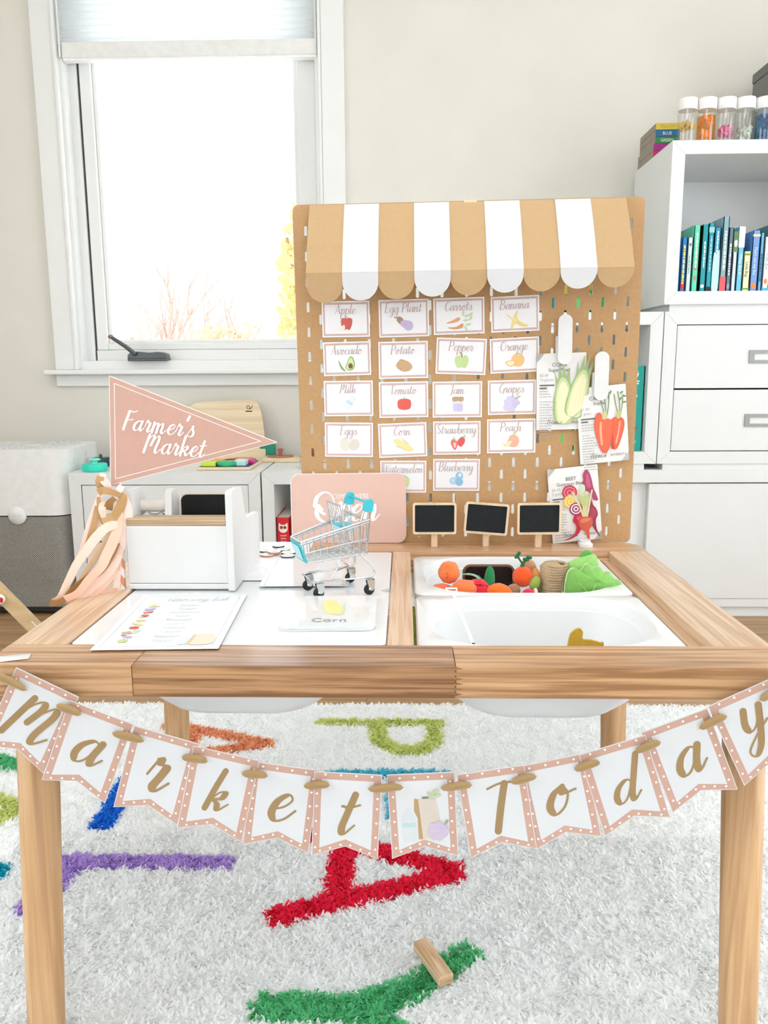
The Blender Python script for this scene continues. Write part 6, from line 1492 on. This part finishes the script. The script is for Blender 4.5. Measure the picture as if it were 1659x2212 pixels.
# ================================================================== BUNTING ACROSS THE TABLE FRONT
bn = thing('bunting', 'Market Today bunting of white flags with pink dotted borders across the table front', 'bunting', (0, 0, 0))
FW, FH, FN = .0690, .0945, .0125
FPAP = mat('flag_paper', (214, 217, 221), .65, .008, 60); FPINK = mat('flag_pink', (198, 161, 146), .65, .015, 80); FGOLD = mat('flag_gold', (158, 130, 88), .6, .02, 80); FDOT = mat('flag_dot', (248, 240, 236), .65)
flags = [('M', -.3715, .4825, -27), ('a', -.3190, .4490, -22), ('r', -.2550, .4215, -16.8), ('k', -.1955, .4000, -13.2), ('e', -.1360, .3830, -8.0), ('t', -.0725, .3735, -3.0), ('*', .0010, .3685, 3.2), ('T', .0720, .3705, 9.4), ('o', .1330, .3790, 13.0), ('d', .1945, .3925, 18.5), ('a', .2560, .4165, 22.5), ('y', .3190, .4455, 26.5)]
def notch_outline(i):
    """flag outline inset by i"""
    return [(i, -i), (FW - i, -i), (FW - i, -FH + i * 1.25), (FW / 2, -FH + FN + i * 1.05), (i, -FH + i * 1.25)]
for k, (chx, x, z, a) in enumerate(flags):
    Mx = T(x, -.0125 - .0007 * (k % 3) - .0016 * (k % 2), z) @ RY(-a)
    f = MB(); ol = notch_outline(0); f.prism(ol, 0, .0006, 0, Mx, mi_side=0)
    f.flat(notch_outline(.0008), -.0001, 1, Mx)
    f.flat(notch_outline(.0078), -.0002, 0, Mx)
    fo = f.build('flag', [FPAP, FPINK], bn)
    d = MB(); rnd = random.Random(k)
    def dots(p0, p1, n):
        for q in range(n):
            f_ = (q + .5) / n + rnd.uniform(-.02, .02); d.flat(ellipse(p0[0] + (p1[0] - p0[0]) * f_, p0[1] + (p1[1] - p0[1]) * f_, .00125, .00125, 0, 10), -.00028, 0, Mx)
    m1 = notch_outline(.0034 if k % 2 else .0050)
    dots((m1[0][0], m1[0][1] + .0008), (m1[1][0], m1[1][1] + .0008), 4); dots(m1[1], m1[2], 6); dots(m1[2], m1[3], 3); dots(m1[3], m1[4], 3); dots(m1[4], m1[0], 6)
    d.build('border_dots', FDOT, fo)
    if chx == '*':
        p = Pic(-.0003, .00006); Fm = lambda pts: [(FW / 2 + u, -FH * .5 + w_) for u, w_ in pts]
        p.blob((206, 212, 216), Fm([(-.0215, -.026), (-.0215, -.002), (-.018, .006), (-.017, .010), (-.012, .010), (-.011, .006), (-.008, -.002), (-.008, -.026), (-.015, -.028)]))
        p.poly((178, 206, 210), Fm([(-.0217, -.012), (-.008, -.012), (-.008, -.007), (-.0217, -.007)]))
        p.poly((176, 148, 104), Fm([(-.008, .020), (-.002, .018), (-.001, -.026), (-.0055, -.026), (-.0055, -.002), (-.009, .006)]))
        p.poly((206, 196, 184), Fm([(-.004, .019), (.014, .018), (.020, -.022), (-.001, -.026)])); p.poly((120, 110, 90), Fm([(.0, .0215), (.008, .0215), (.008, .0195), (.0, .0195)]))
        for u, w_, r in ((.012, .026, 70), (.008, .024, 130), (.016, .022, 20), (.010, .021, 170), (.015, .027, 50)): p.ell((186, 196, 160), FW / 2 + u, -FH * .5 + w_, .004, .0018, r)
        for u, w_ in ((.010, -.012), (.016, -.010), (.021, -.014), (.008, -.018), (.014, -.017), (.020, -.020), (.011, -.023), (.016, -.024), (.022, -.018)): p.ell((196, 182, 206), FW / 2 + u, -FH * .5 + w_, .0042, .0042)
        p.ell((150, 160, 130), FW / 2 + .024, -FH * .5 - .007, .003, .0015, 60)
        p.build('printed_picture', fo, Mx)
    else:
        mb = MB(); sz = {'M': .0270, 'T': .0280, 'k': .0235, 'd': .0245, 't': .0280, 'y': .0265, 'a': .0285, 'r': .0330, 'e': .0300, 'o': .0300}[chx]
        wch = script_width(chx) * sz; zz = {'M': -.0700, 'T': -.0685, 'k': -.0650, 'd': -.0650, 't': -.0680, 'y': -.0460, 'a': -.0610, 'o': -.0600, 'e': -.0620, 'r': -.0640}[chx]
        script(mb, chx, FW / 2 - wch / 2 - .002, zz, sz, .27, .075, .20, -.0004, M=Mx, n=9); mb.build('lettering', FGOLD, fo)
# ribbon threading between the flags
GRB = mat('gold_ribbon', (160, 130, 82), .32, .05, 60, sheen=.3)
joints = [(-.377, .4705, -32, 1.5), (-.3185, .4405, -28, 1), (-.2600, .4115, -20, 1.25), (-.1935, .3880, -16, 1), (-.1330, .3715, -12, 1), (-.0700, .3600, -4, 1), (.0000, .3575, -1, 1.35), (.0715, .3600, 2, 1.2), (.1390, .3685, 8, 1), (.2020, .3835, 12, 1), (.2615, .4045, 16, 1), (.3240, .4310, 22, 1.1), (.381, .4630, 30, 1.2)]
for x, z, a, s in joints:
    mb = MB(); L = .0135 * s; pr = []
    for i in range(13):
        f_ = i / 12; pr.append((-L + 2 * L * f_, .0050 * math.sin(PI * f_) ** .42))
    N = 12; vs = []
    for xx, rr in pr:
        for q in range(N):
            b = 2 * PI * q / N; crease = 1 - .35 * max(0, math.cos(b - 1.9)) * math.sin(PI * (xx + L) / (2 * L))
            vs.append((xx, -rr * .75 * math.sin(b) * crease, rr * math.cos(b) * crease + .0012 * math.sin(xx / L * 2)))
    mb.add(vs, [(i * N + q, (i + 1) * N + q, (i + 1) * N + (q + 1) % N, i * N + (q + 1) % N) for i in range(12) for q in range(N)], 0, True, T(x, -.0195, z) @ RY(-a))
    mb.build('ribbon_loop', GRB, bn)
# tape holding the left end
tp = thing('masking_tape', 'strip of white tape on the front left corner of the rail', 'tape', (-.413, .014, .4801), math.radians(14))
MB().strip([(-.045, .0, .0008), (-.015, .001, .0005), (.015, -.001, .0006), (.040, .0, .0010)], [.018, .019, .018, .016], [(0, 0, 1)] * 4).build('strip', translucent_material('tape_white', (244, 242, 238), .2), tp, thick=.0004)
MB().strip([(-.043, -.002, .0013), (-.020, .001, .0010), (-.004, .002, .0009)], .007, [(0, 0, 1)] * 3).build('crease', translucent_material('tape_fold', (250, 249, 246), .2), tp, thick=.0003)
